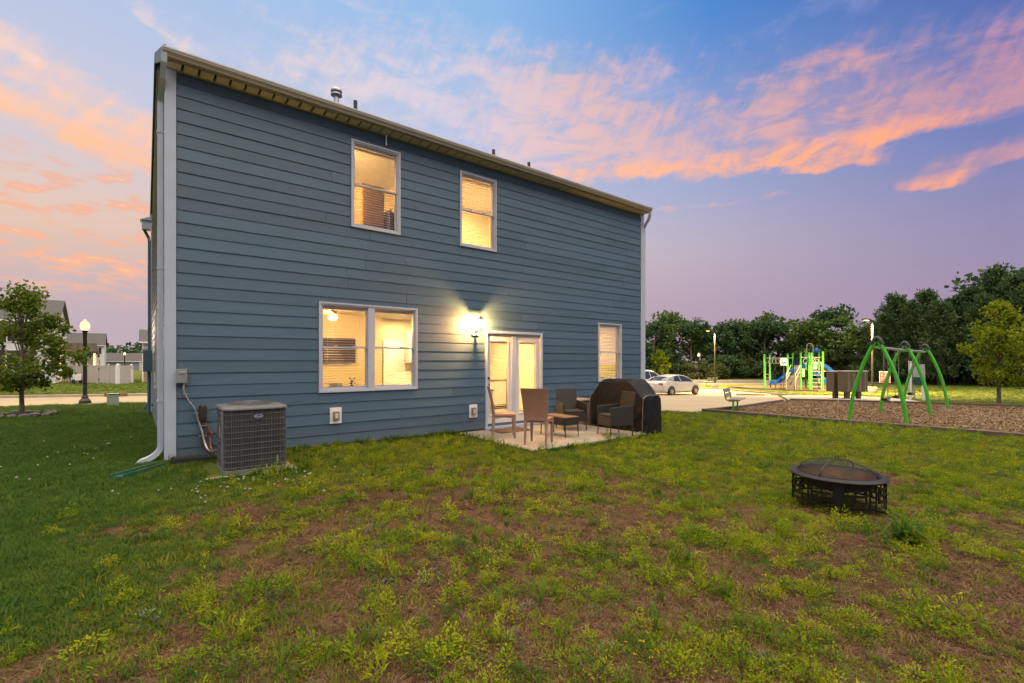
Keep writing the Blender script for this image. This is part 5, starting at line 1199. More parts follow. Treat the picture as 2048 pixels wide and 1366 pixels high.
# curved roof shell over the first deck
f = MB(); f.grid(lambda s, t: (X(1576) + s * 1.05, t * 1.4 - .05, 2.45 + .42 * math.sin(math.pi * s) ** .8), 10, 3); f.grid(lambda s, t: (X(1576) + s * 1.05, t * 1.4 - .05, 2.41 + .42 * math.sin(math.pi * s) ** .8), 10, 3); f.build('roof', BLU, pg, True)
MB().box(X(1577), X(1592), 1.38, 1.44, 1.34, 2.5).build('panel', BLU, pg); MB().box(X(1592) + .02, X(1606), 1.38, 1.44, 1.68, 2.7).build('panel', BLU, pg)
for a, b in ((1594, 1600), (1616, 1625)): MB().box(X(a), X(b), -.14, -.10, 1.1 if a < 1600 else 1.75, 1.8 if a < 1600 else 2.4).build('panel', PIPE, pg)
for x0, y0 in ((1563, -1.15), (1581, -1.15)):
    f = MB(); f.tube(spline([(X(x0), y0, 0), (X(x0), y0, 1.25), (X(x0) + .1, y0 + .25, 1.5), (X(x0) + .35, y0 + .95, 2.1)], 5), .028, 8); f.tube([(X(x0), y0, .85), (X(x0) + .3, y0 + .8, 1.5)], .022, 6); f.build('handrail', PIPE, pg, True)
for k in range(6): f = MB(); f.tube([(X(1580) + k * .09, -.02, 1.35), (X(1580) + k * .09, -.02, 2.1)], .016, 6); f.build('baluster', PIPE, pg)
def ladder(a, b, y, h, n):
    f = MB(); f.tube(spline([(a, y, 0), (a, y, h - .15), (a + .1, y + .1, h)], 4), .026, 8); f.tube(spline([(b, y, 0), (b, y, h - .15), (b - .1, y + .1, h)], 4), .026, 8); f.build('ladder_rail', PIPE, pg, True)
    for k in range(n): f = MB(); f.tube([(a, y, .3 + k * .32), (b, y, .3 + k * .32)], .022, 6); f.build('rung', PIPE, pg)
ladder(X(1610), X(1631), -.6, 2.35, 5); ladder(X(1520), X(1528), .5, 2.3, 4)
for y in (.9, 1.3): f = MB(); f.tube(spline([(X(1605), y, 2.6), (X(1605), y, 3.75), (X(1610), y, 3.98), (X(1617), y, 3.75), (X(1617), y, 2.6)], 5), .028, 8); f.build('hoop', PIPE, pg, True)
f = MB(); f.lathe([(.0, .0), (.2, .0), (.22, .2), (.1, .4), (.0, .42)], 12, (X(1624), 1.2, 3.2)); f.build('finial', BLU, pg, True)

# ------------------------------------------------------------------ neighbours
M['wsiding'] = mat('white_siding', (.60, .60, .63), .6, c2=(.52, .52, .55), var=.5, scale=4, stretch=(.3, .3, 6), bump=.4, bscale=6, bstretch=(.02, .02, 8)); M['shut'] = mat('shutter', (.03, .02, .02), .6); M['brick'] = mat('brick_face', (.27, .17, .12), .9, c2=(.4, .33, .27), var=.8, scale=9, bump=.5, bscale=20)
M['dusk'] = mat('dusk_glass2', (.05, .06, .07), .1)
def gable_house(name_lab, loc, rz, w, d, eave, ridge, wallm=None, cat='house'):
    """front-right corner at loc, extends -x and +y"""
    e = empty('house', (loc[0], loc[1], G(*loc) - .1), rz, name_lab, cat); wallm = wallm or M['wsiding']
    f = MB(); f.prism([(0, 0), (d, 0), (d, eave), (d / 2, ridge - .12), (0, eave)], -w, 0, 'x'); f.build('wall', wallm, e)
    f = MB(); o_ = .3; k = (ridge - eave) / (d / 2); f.prism([(-o_, eave - o_ * k), (d / 2, ridge), (d + o_, eave - o_ * k), (d + o_, eave - o_ * k + .12), (d / 2, ridge + .14), (-o_, eave - o_ * k + .12)], -w - .25, .25, 'x'); r = f.build('roof', M['shingle'], e)
    MB().box(-w - .25, .25, -o_ - .08, -o_, eave - o_ * k - .02, eave - o_ * k + .11).build('gutter', M['white'], r)
    for x in (-w + .05, -.05): MB().box(x - .06, x + .06, -.02, .05, 0, eave).build('corner_board', M['white'], e)
    return e
def far_window(e, x, y, z, w, h, shut=True, face='front'):
    if face == 'front':
        f = MB().box(x - w / 2 - .07, x + w / 2 + .07, y - .05, y - .001, z - .07, z + h + .07).build('window', M['white'], e); MB().box(x - w / 2, x + w / 2, y - .06, y - .051, z, z + h).build('pane', M['dusk'], f); MB().box(x - w / 2, x + w / 2, y - .07, y - .061, z + h / 2 - .03, z + h / 2 + .03).build('glazing_bar', M['white'], f)
        if shut:
            for s in (-1, 1): MB().box(x + s * (w / 2 + .29) - .2, x + s * (w / 2 + .29) + .2, y - .045, y - .002, z - .05, z + h + .05).build('shutter', M['shut'], e)
n1 = gable_house('white house with dark roof behind the small tree on the left', (-36.6, 38.0), HA, 11, 7.4, 5.1, 6.95)
for x in (-2.2, -5.5): far_window(n1, x, 0, 1.2, 1.0, 1.5); far_window(n1, x, 0, 3.4, .9, 1.2)
f = MB(); f.bar((-.05, -.12, 4.6), (-.05, -.12, .15), .09, .07); f.bar((-.05, -.12, .15), (-.05, -.4, .05), .09, .07); f.build('downspout', M['white'], n1)
# covered patio at the rear of that house
f = MB(); f.prism([(5.4, 2.75), (10.2, 2.25), (10.2, 2.38), (5.4, 3.5)], 0.02, 2.2, 'x'); f.build('patio_roof', M['shingle'], n1)
for x, y in ((2.05, 5.6), (2.05, 7.8), (2.05, 10.0)): MB().box(x - .09, x + .09, y - .09, y + .09, 0, 2.6).build('patio_post', M['white'], n1)
MB().box(.02, 2.1, 9.8, 9.95, 0, 2.2).build('patio_wall', M['wsiding'], n1)
pl = empty('porch_light', (-37.9, 41.3, 1.75), 0, 'bright porch light shining over the tan fence', 'porch light')
f = MB(); f.lathe([(.0, .0), (.07, .02), (.09, .1), (.07, .2), (.0, .22)], 14); f.build('globe', glow('porch_glow', (1, .66, .26), 30), pl, True); lamp('POINT', 160, (1, .62, .24), (0, 0, .1), pl); f = MB(); f.tube([(0, 0, 0), (0, 0, -2.0)], .04, 8); f.build('post', M['white'], pl)
n2 = gable_house('far white two-storey house with black shutters', (-79.2, 92.0), HA, 9.0, 8.0, 5.0, 7.3); far_window(n2, -1.35, 0, 3.35, .95, 1.1); far_window(n2, -4.2, 0, 3.35, .95, 1.1); far_window(n2, -1.6, 0, .8, .95, 1.3, True)
n3 = gable_house('long low grey-roofed house far between the others', (-79.0, 104.0), HA * .6, 15, 9, 1.9, 3.6, mat('blue_wall', (.24, .27, .33), .7)); n3.location.x = -78.5
n4 = gable_house('white house with brick porch partly hidden by the blue house', (-28.8, 45.1), HA, 5, 7.4, 3.6, 4.75)
f = MB(); f.prism([(-1.6, 2.55), (0.0, 2.75), (0.0, 3.0), (-1.6, 2.68)], -5.1, -1.5, 'x'); f.build('porch_roof', M['shingle'], n4); MB().box(-5.0, -4.4, -1.5, -.9, 0, 2.55).build('brick_pier', M['brick'], n4, bevel=.01); MB().box(-5.05, -4.95, -1.62, -1.52, .1, 2.55).build('downspout', M['white'], n4)
# tan vinyl fence
VIN = mat('fence_vinyl', (.45, .41, .37), .6, c2=(.40, .36, .33), var=.5, scale=2)
fe = empty('vinyl_fence', (-36.6, 39.0, G(-36.6, 39.0)), 0, 'tan vinyl privacy fence with a gate beside the white house', 'fence')
A = np.array((0., 0.)); B = np.array((6.0, -2.05)); nP = 5
for k in range(nP + 1):
    p = A + (B - A) * k / nP; z0 = G(-36.6 + p[0], 39.0 + p[1]) - G(-36.6, 39.0); f = MB(); f.box(p[0] - .065, p[0] + .065, p[1] - .065, p[1] + .065, z0 - .2, z0 + 1.5); f.lathe([(.1, 0), (.0, .08)], 4, (p[0], p[1], z0 + 1.5)); f.build('post', VIN, fe)
dxy = (B - A) / np.linalg.norm(B - A); ang = math.atan2(dxy[1], dxy[0])
for k in range(nP):
    for j in range(6):
        p = A + (B - A) * (k + (j + .5) / 6) / nP; z0 = G(-36.6 + p[0], 39.0 + p[1]) - G(-36.6, 39.0); f = MB(); f.cbox((p[0], p[1], z0 + .72), (np.linalg.norm(B - A) / nP / 6 - .012, .03, 1.4), (0, 0, ang)); f.build('board', VIN, fe)
    p, q = A + (B - A) * k / nP, A + (B - A) * (k + 1) / nP
    for z in (.12, 1.38): f = MB(); f.bar((p[0], p[1], z), (q[0], q[1], z), .06, .09); f.build('rail', VIN, fe)
for z in (.35, 1.15): f = MB(); f.cbox((3.75, -1.33, z), (.12, .05, .06), (0, 0, ang)); f.build('gate_hinge', M['black'], fe)
for k in range(4):
    f = MB(); f.box(6.0 + (-.6) * k * .8 - .02, 6.0 - .6 * k * .8 + .02, -2.05 + k * .8, -2.05 + (k + 1) * .8 - .02, -.05, 1.42); f.build('board', VIN, fe)
for k, (x, y, h, lb) in enumerate(((-30.45, 36.6, 1.5, 'white post at the right end of the tan fence'), (-31.6, 39.3, 1.05, 'short white post between the two taller ones'), (-32.6, 40.6, 1.45, 'white post standing alone right of the tan fence'))):
    f = MB(); f.box(-.1, .1, -.1, .1, -.2, h); f.lathe([(.14, 0), (.0, .1)], 4, (0, 0, h)); o = f.build('white_post', M['white']); o.location = (x, y, G(x, y)); tag(o, lb, 'post', 'white posts in the lawn')
ft = empty('tan_fence', (-66, 84, G(-66, 84)), 0, 'pale fence on the far lawn beside the distant lamp', 'fence')
for k in range(5): MB().box(k * 1.6, k * 1.6 + 1.57, -.03, .03, -.1, 1.5).build('panel', VIN, ft); MB().box(k * 1.6 - .06, k * 1.6 + .05, -.06, .06, -.1, 1.6).build('post', VIN, ft)
# yard things by the fence
wc = empty('garden_chair', (-35.6, 37.6, G(-35.6, 37.6)), .4, 'dark round-backed garden chair in front of the tan fence', 'chair')
f = MB(); f.lathe([(.0, 0), (.4, .06), (.42, .12), (.0, .05)], 16, (0, 0, .8)); f.build('seat', M['metal_dk'], wc)
for k in range(3): a_ = k * 2.1; f = MB(); f.tube([(.1 * math.cos(a_), .1 * math.sin(a_), .8), (.35 * math.cos(a_), .35 * math.sin(a_), 0)], .025, 6); f.build('leg', M['woodlt'], wc)
wb = empty('garden_cart', (-34.2, 37.2, G(-34.2, 37.2)), -.3, 'small dark cart with pale bin near the tan fence', 'cart')
MB().box(-.25, .25, -.2, .2, .25, .75).build('bin', M['white'], wb, bevel=.03)
f = MB(); f.tube([(-.3, -.2, .1), (-.5, -.2, 1.0)], .025, 6); f.tube([(-.3, .2, .1), (-.5, .2, 1.0)], .025, 6); f.build('handle', M['black'], wb)
for s in (-1, 1): f = MB(); f.lathe([(.0, -.03), (.18, -.03), (.18, .03), (.0, .03)], 14); o = f.build('wheel', M['black'], wb); o.location = (.1, s * .24, .18); o.rotation_euler = (R(90), 0, 0)
# green utility box, storm drain, lamp kerb
ub = empty('utility_box', (-14.18, 16.84, G(-14.18, 16.84)), HA - .1, 'pale green utility pedestal on the grass by the street', 'utility box')
UG = mat('utility_green', (.26, .32, .25), .5); f = MB(); f.add([(-.16, -.13, 0), (.16, -.13, 0), (.16, .13, 0), (-.16, .13, 0), (-.15, -.09, .40), (.15, -.09, .40), (.15, .12, .42), (-.15, .12, .42)], [(3, 2, 1, 0), (4, 5, 6, 7), (0, 1, 5, 4), (1, 2, 6, 5), (2, 3, 7, 6), (3, 0, 4, 7)]); f.build('body', UG, ub, bevel=.012); MB().box(-.165, .165, -.11, .14, .425, .445).build('lid', UG, ub, bevel=.008)
sd_ = empty('storm_drain', (-18.2, 21.75, G(-18.2, 21.75) + .03), R(17), 'rusty storm drain inlet in the far kerb', 'storm drain')
RS = mat('rust_iron', (.22, .08, .03), .8, c2=(.12, .05, .025), var=.8); MB().box(-.42, .42, -.06, .06, .0, .03).build('frame', RS, sd_); MB().box(-.42, .42, -.02, .08, .10, .13).build('hood', RS, sd_)
for k in range(4): MB().box(-.40 + k * .26, -.37 + k * .26, -.02, .06, .03, .10).build('bar', RS, sd_)

# ------------------------------------------------------------------ trees
def leaves(C, size, n_up=.3, asp=.6, seed=0, dirs=None):
    """rhombic leaf faces with a centre fold at points C"""
    r = np.random.default_rng(seed); n = len(C); d = r.normal(size=(n, 3)); 
    if dirs is not None: d = d * .55 + dirs
    d /= np.linalg.norm(d, axis=1)[:, None]; u = r.normal(size=(n, 3)); u[:, 2] += n_up * 2
    s = np.cross(d, u); s /= np.maximum(np.linalg.norm(s, axis=1), 1e-6)[:, None]; nn = np.cross(s, d)
    L = (size * r.uniform(.65, 1.3, n))[:, None]
    a = C; b = C + d * L * .5 + s * L * asp * .5 + nn * L * .1; c = C + d * L; e = C + d * L * .5 - s * L * asp * .5 + nn * L * .1
    V = np.stack([a, b, c, e], 1).reshape(-1, 3); k = np.arange(n) * 4
    return V, np.concatenate([np.stack([k, k + 1, k + 2], 1), np.stack([k, k + 2, k + 3], 1)])
def crown_mesh(name, C, size, m, **k):
    V, F = leaves(C, size, **k); me = fast_mesh(name, V, [F]); me.materials.append(m); return me
def blob_points(n, h0, h1, rad, seed, nl=26, shape=.5, fill=.35):
    """leaf clumps: many small lobes spread over an uneven crown"""
    r = np.random.default_rng(seed); t = r.uniform(0, 1, nl); z = h0 + (h1 - h0) * t
    prof = np.sin(np.pi * np.clip(t * .86 + .12, 0, 1)) ** shape; a = r.uniform(0, 6.283, nl); q = np.sqrt(r.uniform(.12, 1, nl)) * rad * prof * r.uniform(.7, 1.12, nl)
    lc = np.stack([q * np.cos(a), q * np.sin(a), z], 1); lr = rad * r.uniform(.12, .40, nl) ** 1.0
    i = r.integers(0, nl, n); d = r.normal(size=(n, 3)); d /= np.linalg.norm(d, axis=1)[:, None]
    rr = np.where(r.uniform(0, 1, n) < fill, r.uniform(.2, .8, n), r.uniform(.8, 1.08, n))
    return lc[i] + d * (lr[i] * rr)[:, None] * np.array([1, 1, .72]) * r.uniform(.8, 1.25, (n, 1)), lc
GRN = leafmat('tree_leaf', [(.04, .085, .024), (.07, .13, .032), (.105, .17, .038), (.15, .205, .05)], .3)
GRN2 = leafmat('tree_leaf_blue', [(.03, .07, .03), (.052, .10, .042), (.082, .135, .05)], .25)
CED = leafmat('cedar_leaf', [(.028, .062, .028), (.05, .095, .04), (.08, .13, .05), (.115, .16, .06)], .2)
MAPL = leafmat('maple_leaf', [(.05, .10, .014), (.085, .15, .02), (.13, .18, .024), (.2, .2, .035)], .4); MAPR = leafmat('maple_leaf_right', [(.09, .16, .010), (.15, .22, .014), (.22, .27, .018), (.29, .28, .025)], .45)
SHR = leafmat('shrub_leaf', [(.03, .055, .018), (.055, .085, .022), (.085, .11, .03), (.11, .10, .04)], .25)
def trunk_mesh(name, h, r, lc, seed, m=M['bark'], nb=8):
    rr = random.Random(seed); f = MB(); P = [(rr.uniform(-.02, .02) * h * k, rr.uniform(-.02, .02) * h * k, h * k) for k in (0, .25, .5, .75, .95)]; P[0] = (0, 0, -.15)
    f.tube(P, [r * 1.25, r, r * .75, r * .5, r * .2], 8)
    for k in rr.sample(range(len(lc)), min(nb, len(lc))):
        c = lc[k]; z0 = max(h * .28, min(c[2] * .62, h * .8)); f.tube([(0, 0, z0), (c[0] * .45, c[1] * .45, z0 + (c[2] - z0) * .6), tuple(c)], [r * .42, r * .28, r * .1], 6)
    return f.mesh(name, m, True)
ORD = ['first', 'second', 'third', 'fourth', 'fifth', 'sixth', 'seventh', 'eighth', 'ninth', 'tenth', 'eleventh', 'twelfth', 'thirteenth', 'fourteenth', 'fifteenth', 'sixteenth']
DEC = []
for k in range(4):
    C, lc = blob_points(4600, .12, 1.0, .46, 40 + k, 30, .5); me = crown_mesh('crown', C, .050, GRN if k % 2 == 0 else GRN2, asp=.75, seed=k); DEC.append((me, trunk_mesh('trunk', .8, .022, lc, k)))
CDR = []
for k in range(3):
    r = np.random.default_rng(70 + k); nb = 210; t = r.uniform(.03, 1, nb) ** .85; a = r.uniform(0, 6.283, nb); ln = (.29 * (1 - t) ** .75 + .03) * r.uniform(.4, 1.5, nb)
    pts = []; drs = []
    for i in range(nb):
        q = r.uniform(.12, 1, 30); up = .35 * ln[i] * q ** 1.5
        base = np.stack([np.cos(a[i]) * ln[i] * q, np.sin(a[i]) * ln[i] * q, t[i] + up], 1); sp = .032 * (1.15 - q)[:, None]
        pts.append(base + r.normal(size=(30, 3)) * (sp + .006)); drs.append(np.repeat([[np.cos(a[i]) * .6, np.sin(a[i]) * .6, .75]], 30, 0))
    CDR.append((crown_mesh('crown', np.concatenate(pts), .040, CED, asp=.34, seed=k, dirs=np.concatenate(drs)), trunk_mesh('trunk', .95, .02, np.array([[.05, 0, .5], [0, .06, .7], [-.06, 0, .4]]), k)))
def put_tree(kind, x, y, h, wf, label, group, rz, cat='tree', name=None):
    cr_, tr_ = kind; e = empty(name or 'tree', (x, y, G(x, y) - .05), rz, label, cat, group)
    inst('crown', cr_, e, sc=(h * wf, h * wf, h)); inst('trunk', tr_, e, sc=(h, h, h)); return e
TL = [(1272, 660, 60), (1308, 652, 58), (1342, 636, 63), (1382, 652, 60), (1420, 664, 66), (1455, 652, 62), (1492, 650, 65), (1530, 648, 60), (1556, 634, 64), (1592, 676, 62), (1625, 650, 58), (1662, 628, 60), (1700, 640, 56)]
for k, (p, t, Y) in enumerate(TL):
    x = (p - 1024) / 948 * Y; h = 1.55 + (722 - t) / 948 * Y - G(x, Y) + .15
    put_tree(DEC[k % 4], x, Y, h, random.uniform(.95, 1.3), '%s broadleaf tree counted from the house corner in the wood line' % ORD[k], 'broadleaf trees behind the car park', k * 1.7, name='broadleaf_tree')
CL = [(1735, 640, 52), (1768, 618, 47), (1790, 575, 48), (1822, 600, 46), (1850, 575, 45), (1880, 600, 43), (1910, 582, 45), (1938, 560, 44), (1968, 585, 41), (1992, 530, 43), (2030, 548, 41), (2062, 560, 39), (2105, 530, 41), (2150, 545, 40)]
for k, (p, t, Y) in enumerate(CL):
    x = (p - 1024) / 948 * Y; h = 1.55 + (722 - t - 16) / 948 * Y - G(x, Y) + random.uniform(-.5, .5)
    put_tree(CDR[k % 3], x, Y, h, random.uniform(.85, 1.15), '%s dark cedar counted from the left of the cedar row' % ORD[k], 'cedars behind the swings', k * 2.1, name='cedar_tree')
for k, (p, t, Y) in enumerate([(1720, 655, 60), (1815, 640, 52), (1900, 625, 50), (2000, 560, 49), (2070, 570, 46), (2140, 580, 44)]):
    x = (p - 1024) / 948 * Y; h = 1.55 + (722 - t) / 948 * Y - G(x, Y)
    put_tree(DEC[k % 4], x, Y, h, 1.2, '%s broadleaf tree from the left showing between the cedars' % ORD[k], 'broadleaf trees among the cedars', k * 1.3, name='broadleaf_tree')
# understorey shrubs, one by one
SHB = []
for k in range(3):
    C, lc = blob_points(2600, .0, .9, .62, 90 + k, 22, .35); SHB.append(crown_mesh('foliage', C, .085, SHR if k else GRN2, asp=.6, seed=k))
stm = MB(); [stm.tube([(0, 0, -.1), (.25 * math.cos(a), .25 * math.sin(a), .6)], [.03, .012], 5) for a in (0, 1.3, 2.6, 3.9, 5.2)]; stm = stm.mesh('stems', M['bark'], True)
for k in range(30):
    p = 1262 + k * 31; Y = 57 - max(0, (p - 1560)) * .024 + random.uniform(-1.5, 1.5); Y = max(Y, 41.5); x = (p - 1024) / 948 * Y; s = random.uniform(2.3, 3.6)
    e = empty('shrub', (x, Y, G(x, Y) - .1), k * 1.1, 'dark understorey shrub number %s from the house along the foot of the wood' % ['one','two','three','four','five','six','seven','eight','nine','ten','eleven','twelve','thirteen','fourteen','fifteen','sixteen','seventeen','eighteen','nineteen','twenty','twenty-one','twenty-two','twenty-three','twenty-four','twenty-five','twenty-six','twenty-seven','twenty-eight','twenty-nine','thirty'][k], 'shrub', 'shrubs at the foot of the wood')
    inst('foliage', SHB[k % 3], e, sc=(s * random.uniform(.9, 1.3), s, s * random.uniform(.8, 1.1))); inst('stems', stm, e, sc=(s, s, s))
# far wood on the left horizon reads as one mass
r = np.random.default_rng(5); n = 9000; ang = r.uniform(R(-52), R(-20), n); D = 210 + r.uniform(-8, 8, n); hh = 4.5 + 2.5 * vnoise(ang * 100, ang * 0, 2.2, 4) + 1.5 * vnoise(ang * 100, ang * 0, .7, 8)
C = np.stack([D * np.sin(ang), D * np.cos(ang), r.uniform(-.5, 1, n) ** 1.0 * hh], 1); o = inst('distant_wood', crown_mesh('distant_wood', C, 1.5, GRN2, asp=.8, seed=3)); tag(o, 'low dark line of far woods on the left horizon', 'woods', kind='stuff')
# near maples with real limbs
def maple(loc, h, rad, z0, nleaf, size, m, label, seed, tr):
    e = empty('maple_tree', (loc[0], loc[1], G(*loc) - .03), 0, label, 'tree'); r = np.random.default_rng(seed); nl = 64
    t = r.uniform(0, 1, nl); prof = np.where(t < .35, .55 + .45 * t / .35, np.clip(1 - (t - .35) / .72, .06, 1) ** .8); a = r.uniform(0, 6.283, nl); q = np.sqrt(r.uniform(.05, 1, nl)) * rad * prof * r.uniform(.7, 1.25, nl)
    lc = np.stack([q * np.cos(a), q * np.sin(a), z0 + .15 + (h - z0 - .2) * t], 1); lr = rad * r.uniform(.10, .27, nl)
    i = r.integers(0, nl, nleaf); d = r.normal(size=(nleaf, 3)); d /= np.linalg.norm(d, axis=1)[:, None]
    C = lc[i] + d * (lr[i] * r.uniform(.25, 1.15, nleaf))[:, None]; inst('crown', crown_mesh('crown', C, size, m, asp=.85, seed=seed), e)
    f = MB(); f.tube([(0, 0, -.05), (.01, 0, z0 * .5), (-.01, .01, z0), (.02, 0, z0 + (h - z0) * .45), (0, 0, h * .93)], [tr * 1.3, tr, tr * .9, tr * .55, tr * .15], 10); f.build('trunk', M['bark'], e, True)
    f = MB()
    for k in range(0, nl, 2):
        c = lc[k]; zz = z0 + max(0, (c[2] - z0) * .55 - .1); f.tube([(0, 0, zz), (c[0] * .5, c[1] * .5, zz + (c[2] - zz) * .65), tuple(c)], [tr * .35, tr * .22, tr * .06], 5)
    f.build('limbs', M['bark'], e, True); return e
maple((-13.94, 13.47), 3.62, 1.3, .72, 6800, .095, MAPL, 'small leafy maple with stones round its trunk by the left street', 11, .055)
maple((20.95, 20.4), 4.35, 1.55, .95, 6500, .115, MAPR, 'yellow-green maple at the right edge behind the mulch', 21, .07)
maple((17.0, 54.5), 3.3, 1.3, .7, 1500, .22, MAPR, 'pale young tree behind the white sedan', 31, .06)
# stones round the small maple
STN = mat('field_stone', (.10, .095, .09), .9, c2=(.2, .19, .18), var=.9, scale=9, bump=.5, bscale=18)
rs = []
for k in range(4):
    r2 = np.random.default_rng(k); f = MB(); f.lathe([(.0, -.4), (.55, -.35), (.9, -.05), (.82, .3), (.4, .5), (.0, .55)], 9); f.v = [tuple(np.array(v) * (1 + r2.uniform(-.18, .18))) for v in f.v]; rs.append(f.mesh('stone', STN))
ring = empty('stone_ring', (-13.94, 13.47, G(-13.94, 13.47)), 0, 'ring of rough grey stones around the small maple', 'stone ring')
for k in range(17):
    a_ = k * 6.283 / 17; s = random.uniform(.09, .15); inst('stone', rs[k % 4], ring, (.62 * math.cos(a_) + random.uniform(-.04, .04), .62 * math.sin(a_) + random.uniform(-.04, .04), .04), (random.uniform(-.3, .3), 0, a_ * 3), (s * 1.15, s, s * 1.05))
for k, (x, y, s) in enumerate(((-34.8, 33.8, 1.0), (-33.4, 32.6, .8), (-36.6, 35.2, 1.2))):
    e = empty('garden_shrub', (x, y, G(x, y)), k, ['dark rounded shrub left of the white house downspout', 'small dark shrub in the lawn left of the tree trunk', 'larger dark shrub against the white house wall'][k], 'shrub'); inst('foliage', SHB[k], e, sc=(s, s, s)); inst('stems', stm, e, sc=(s, s, s))
# ------------------------------------------------------------------ lawn: instanced tufts, weeds and clover
protos = bpy.data.collections.new('lawn_tufts')          # never linked to the scene, only instanced
def proto(name, V, F, m):
    me = fast_mesh(name, V, F); me.materials.append(m); o = bpy.data.objects.new(name, me); protos.objects.link(o); return o
def tuft(n, hgt, spread, wid, lean, seed, flat=0.0):
    r = np.random.default_rng(seed); V = []; T = []; Q = []
    for k in range(n):
        a = r.uniform(0, 6.283); rr = spread * math.sqrt(r.uniform()); b = np.array([rr * math.cos(a), rr * math.sin(a), -.004]); d = r.uniform(0, 6.283); le = lean * r.uniform(.3, 1.2); h = hgt * r.uniform(.5, 1.2)
        dv = np.array([math.cos(d), math.sin(d), 0]); sv = np.array([-math.sin(d), math.cos(d), 0]) * wid * r.uniform(.7, 1.3) / 2
        z = np.array([0, 0, 1.0]); up = 1 - flat
        p1 = b + (z * up + dv * (le * .35 + flat)) * h * .5; p2 = b + z * h * (up * (1 - .35 * le) + .05) + dv * h * (le * .9 + flat)
        i = len(V); V += [b - sv, b + sv, p1 + sv * .85, p1 - sv * .85, p2]; Q.append((i, i + 1, i + 2, i + 3)); T.append((i + 3, i + 2, i + 4))
    return np.array(V), [np.array(Q), np.array(T)]
def weed(n, rad, hgt, leaf, seed, asp=.55):
    r = np.random.default_rng(seed); a = r.uniform(0, 6.283, n); lob = 1 + .35 * np.sin(a * 3 + seed) + .2 * np.sin(a * 5 + 2 * seed); q = rad * np.sqrt(r.uniform(0, 1, n)); z = hgt * (1 - (q / rad) ** 2 * .7) * r.uniform(.2, 1.15, n); q = q * lob * r.uniform(.8, 1.3, n)
    C = np.stack([q * np.cos(a), q * np.sin(a), z], 1); d = np.stack([np.cos(a) * .8, np.sin(a) * .8, np.full(n, .75)], 1)
    V, F = leaves(C, leaf, asp=asp, seed=seed, dirs=d, n_up=.8); return V, [F]
GREEN = leafmat('grass_green', [(.085, .12, .012), (.13, .16, .016), (.18, .19, .02), (.25, .225, .03)], .3, per='both')
LUSH = leafmat('grass_lush', [(.03, .08, .014), (.045, .105, .018), (.07, .13, .02), (.10, .145, .025)], .3, per='both')
DRYM = leafmat('grass_dry', [(.022, .010, .006), (.055, .027, .016), (.11, .060, .034), (.23, .145, .085), (.07, .045, .016)], .15, per='both')
WEED = leafmat('weed_leaf', [(.085, .16, .008), (.165, .24, .010), (.26, .305, .014), (.38, .36, .022)], .4, per='both')
WEED2 = leafmat('weed_leaf_dark', [(.05, .11, .014), (.075, .145, .018), (.11, .175, .022)], .35, per='both')
PALE = leafmat('weed_leaf_pale', [(.10, .14, .09), (.14, .18, .11)], .3, per='both')
PET = leafmat('clover_petal', [(.55, .53, .5), (.7, .68, .62)], .3, per='both'); YEL = leafmat('yellow_petal', [(.6, .36, .02), (.7, .45, .03)], .3, per='both')
# index order is alphabetical
for k in range(3): proto('a%d_green_tuft' % k, *tuft(16, .045, .045, .0042, .7, 10 + k), GREEN)          # 0-2
for k in range(3): proto('b%d_lush_tuft' % k, *tuft(20, .055, .05, .0042, .8, 20 + k), LUSH)              # 3-5
for k in range(3): proto('c%d_dry_tuft' % k, *tuft(22, .05, .055, .0032, .6, 30 + k, flat=.72), DRYM)     # 6-8
for k, (wr, wh_, wl, wn) in enumerate(((.10, .055, .016, 240), (.07, .085, .017, 200), (.045, .12, .019, 120))): proto('d%d_weed' % k, *weed(wn, wr, wh_, wl, 40 + k, .42), WEED)                   # 9-11
for k in range(2): proto('e%d_weed_dark' % k, *weed(140, .09, .06, .022, 50 + k, .4), WEED2)                # 12-13
proto('f0_pale_weed', *weed(60, .06, .05, .02, 60, .45), PALE)                                            # 14
for k in range(2): proto('g%d_blade_weed' % k, *tuft(9, .15, .02, .009, 1.0, 70 + k), WEED2)              # 15-16
for k in range(2): proto('h%d_leafy_stem' % k, *weed(44, .035, .13, .036, 80 + k, .3), WEED)               # 17-18
proto('i0_clover_flower', *weed(26, .010, .014, .012, 90, .6), PET)                                       # 19
proto('j0_yellow_flower', *weed(12, .008, .010, .012, 91, .6), YEL)                                       # 20
def gn_tree():
    t = bpy.data.node_groups.new('scatter', 'GeometryNodeTree'); t.interface.new_socket('Geometry', in_out='INPUT', socket_type='NodeSocketGeometry'); t.interface.new_socket('Geometry', in_out='OUTPUT', socket_type='NodeSocketGeometry')
    n = t.nodes; gi = n.new('NodeGroupInput'); go = n.new('NodeGroupOutput'); ip = n.new('GeometryNodeInstanceOnPoints'); ci = n.new('GeometryNodeCollectionInfo')
    ci.inputs['Collection'].default_value = protos; ci.inputs['Separate Children'].default_value = True; ci.inputs['Reset Children'].default_value = True
    def attr(nm, ty): a = n.new('GeometryNodeInputNamedAttribute'); a.data_type = ty; a.inputs['Name'].default_value = nm; return a.outputs['Attribute']
    L = t.links.new; L(gi.outputs[0], ip.inputs['Points']); L(ci.outputs[0], ip.inputs['Instance']); ip.inputs['Pick Instance'].default_value = True
    L(attr('idx', 'INT'), ip.inputs['Instance Index']); L(attr('rot', 'FLOAT_VECTOR'), ip.inputs['Rotation']); L(attr('scl', 'FLOAT_VECTOR'), ip.inputs['Scale']); L(ip.outputs[0], go.inputs[0]); return t
GNT = gn_tree()
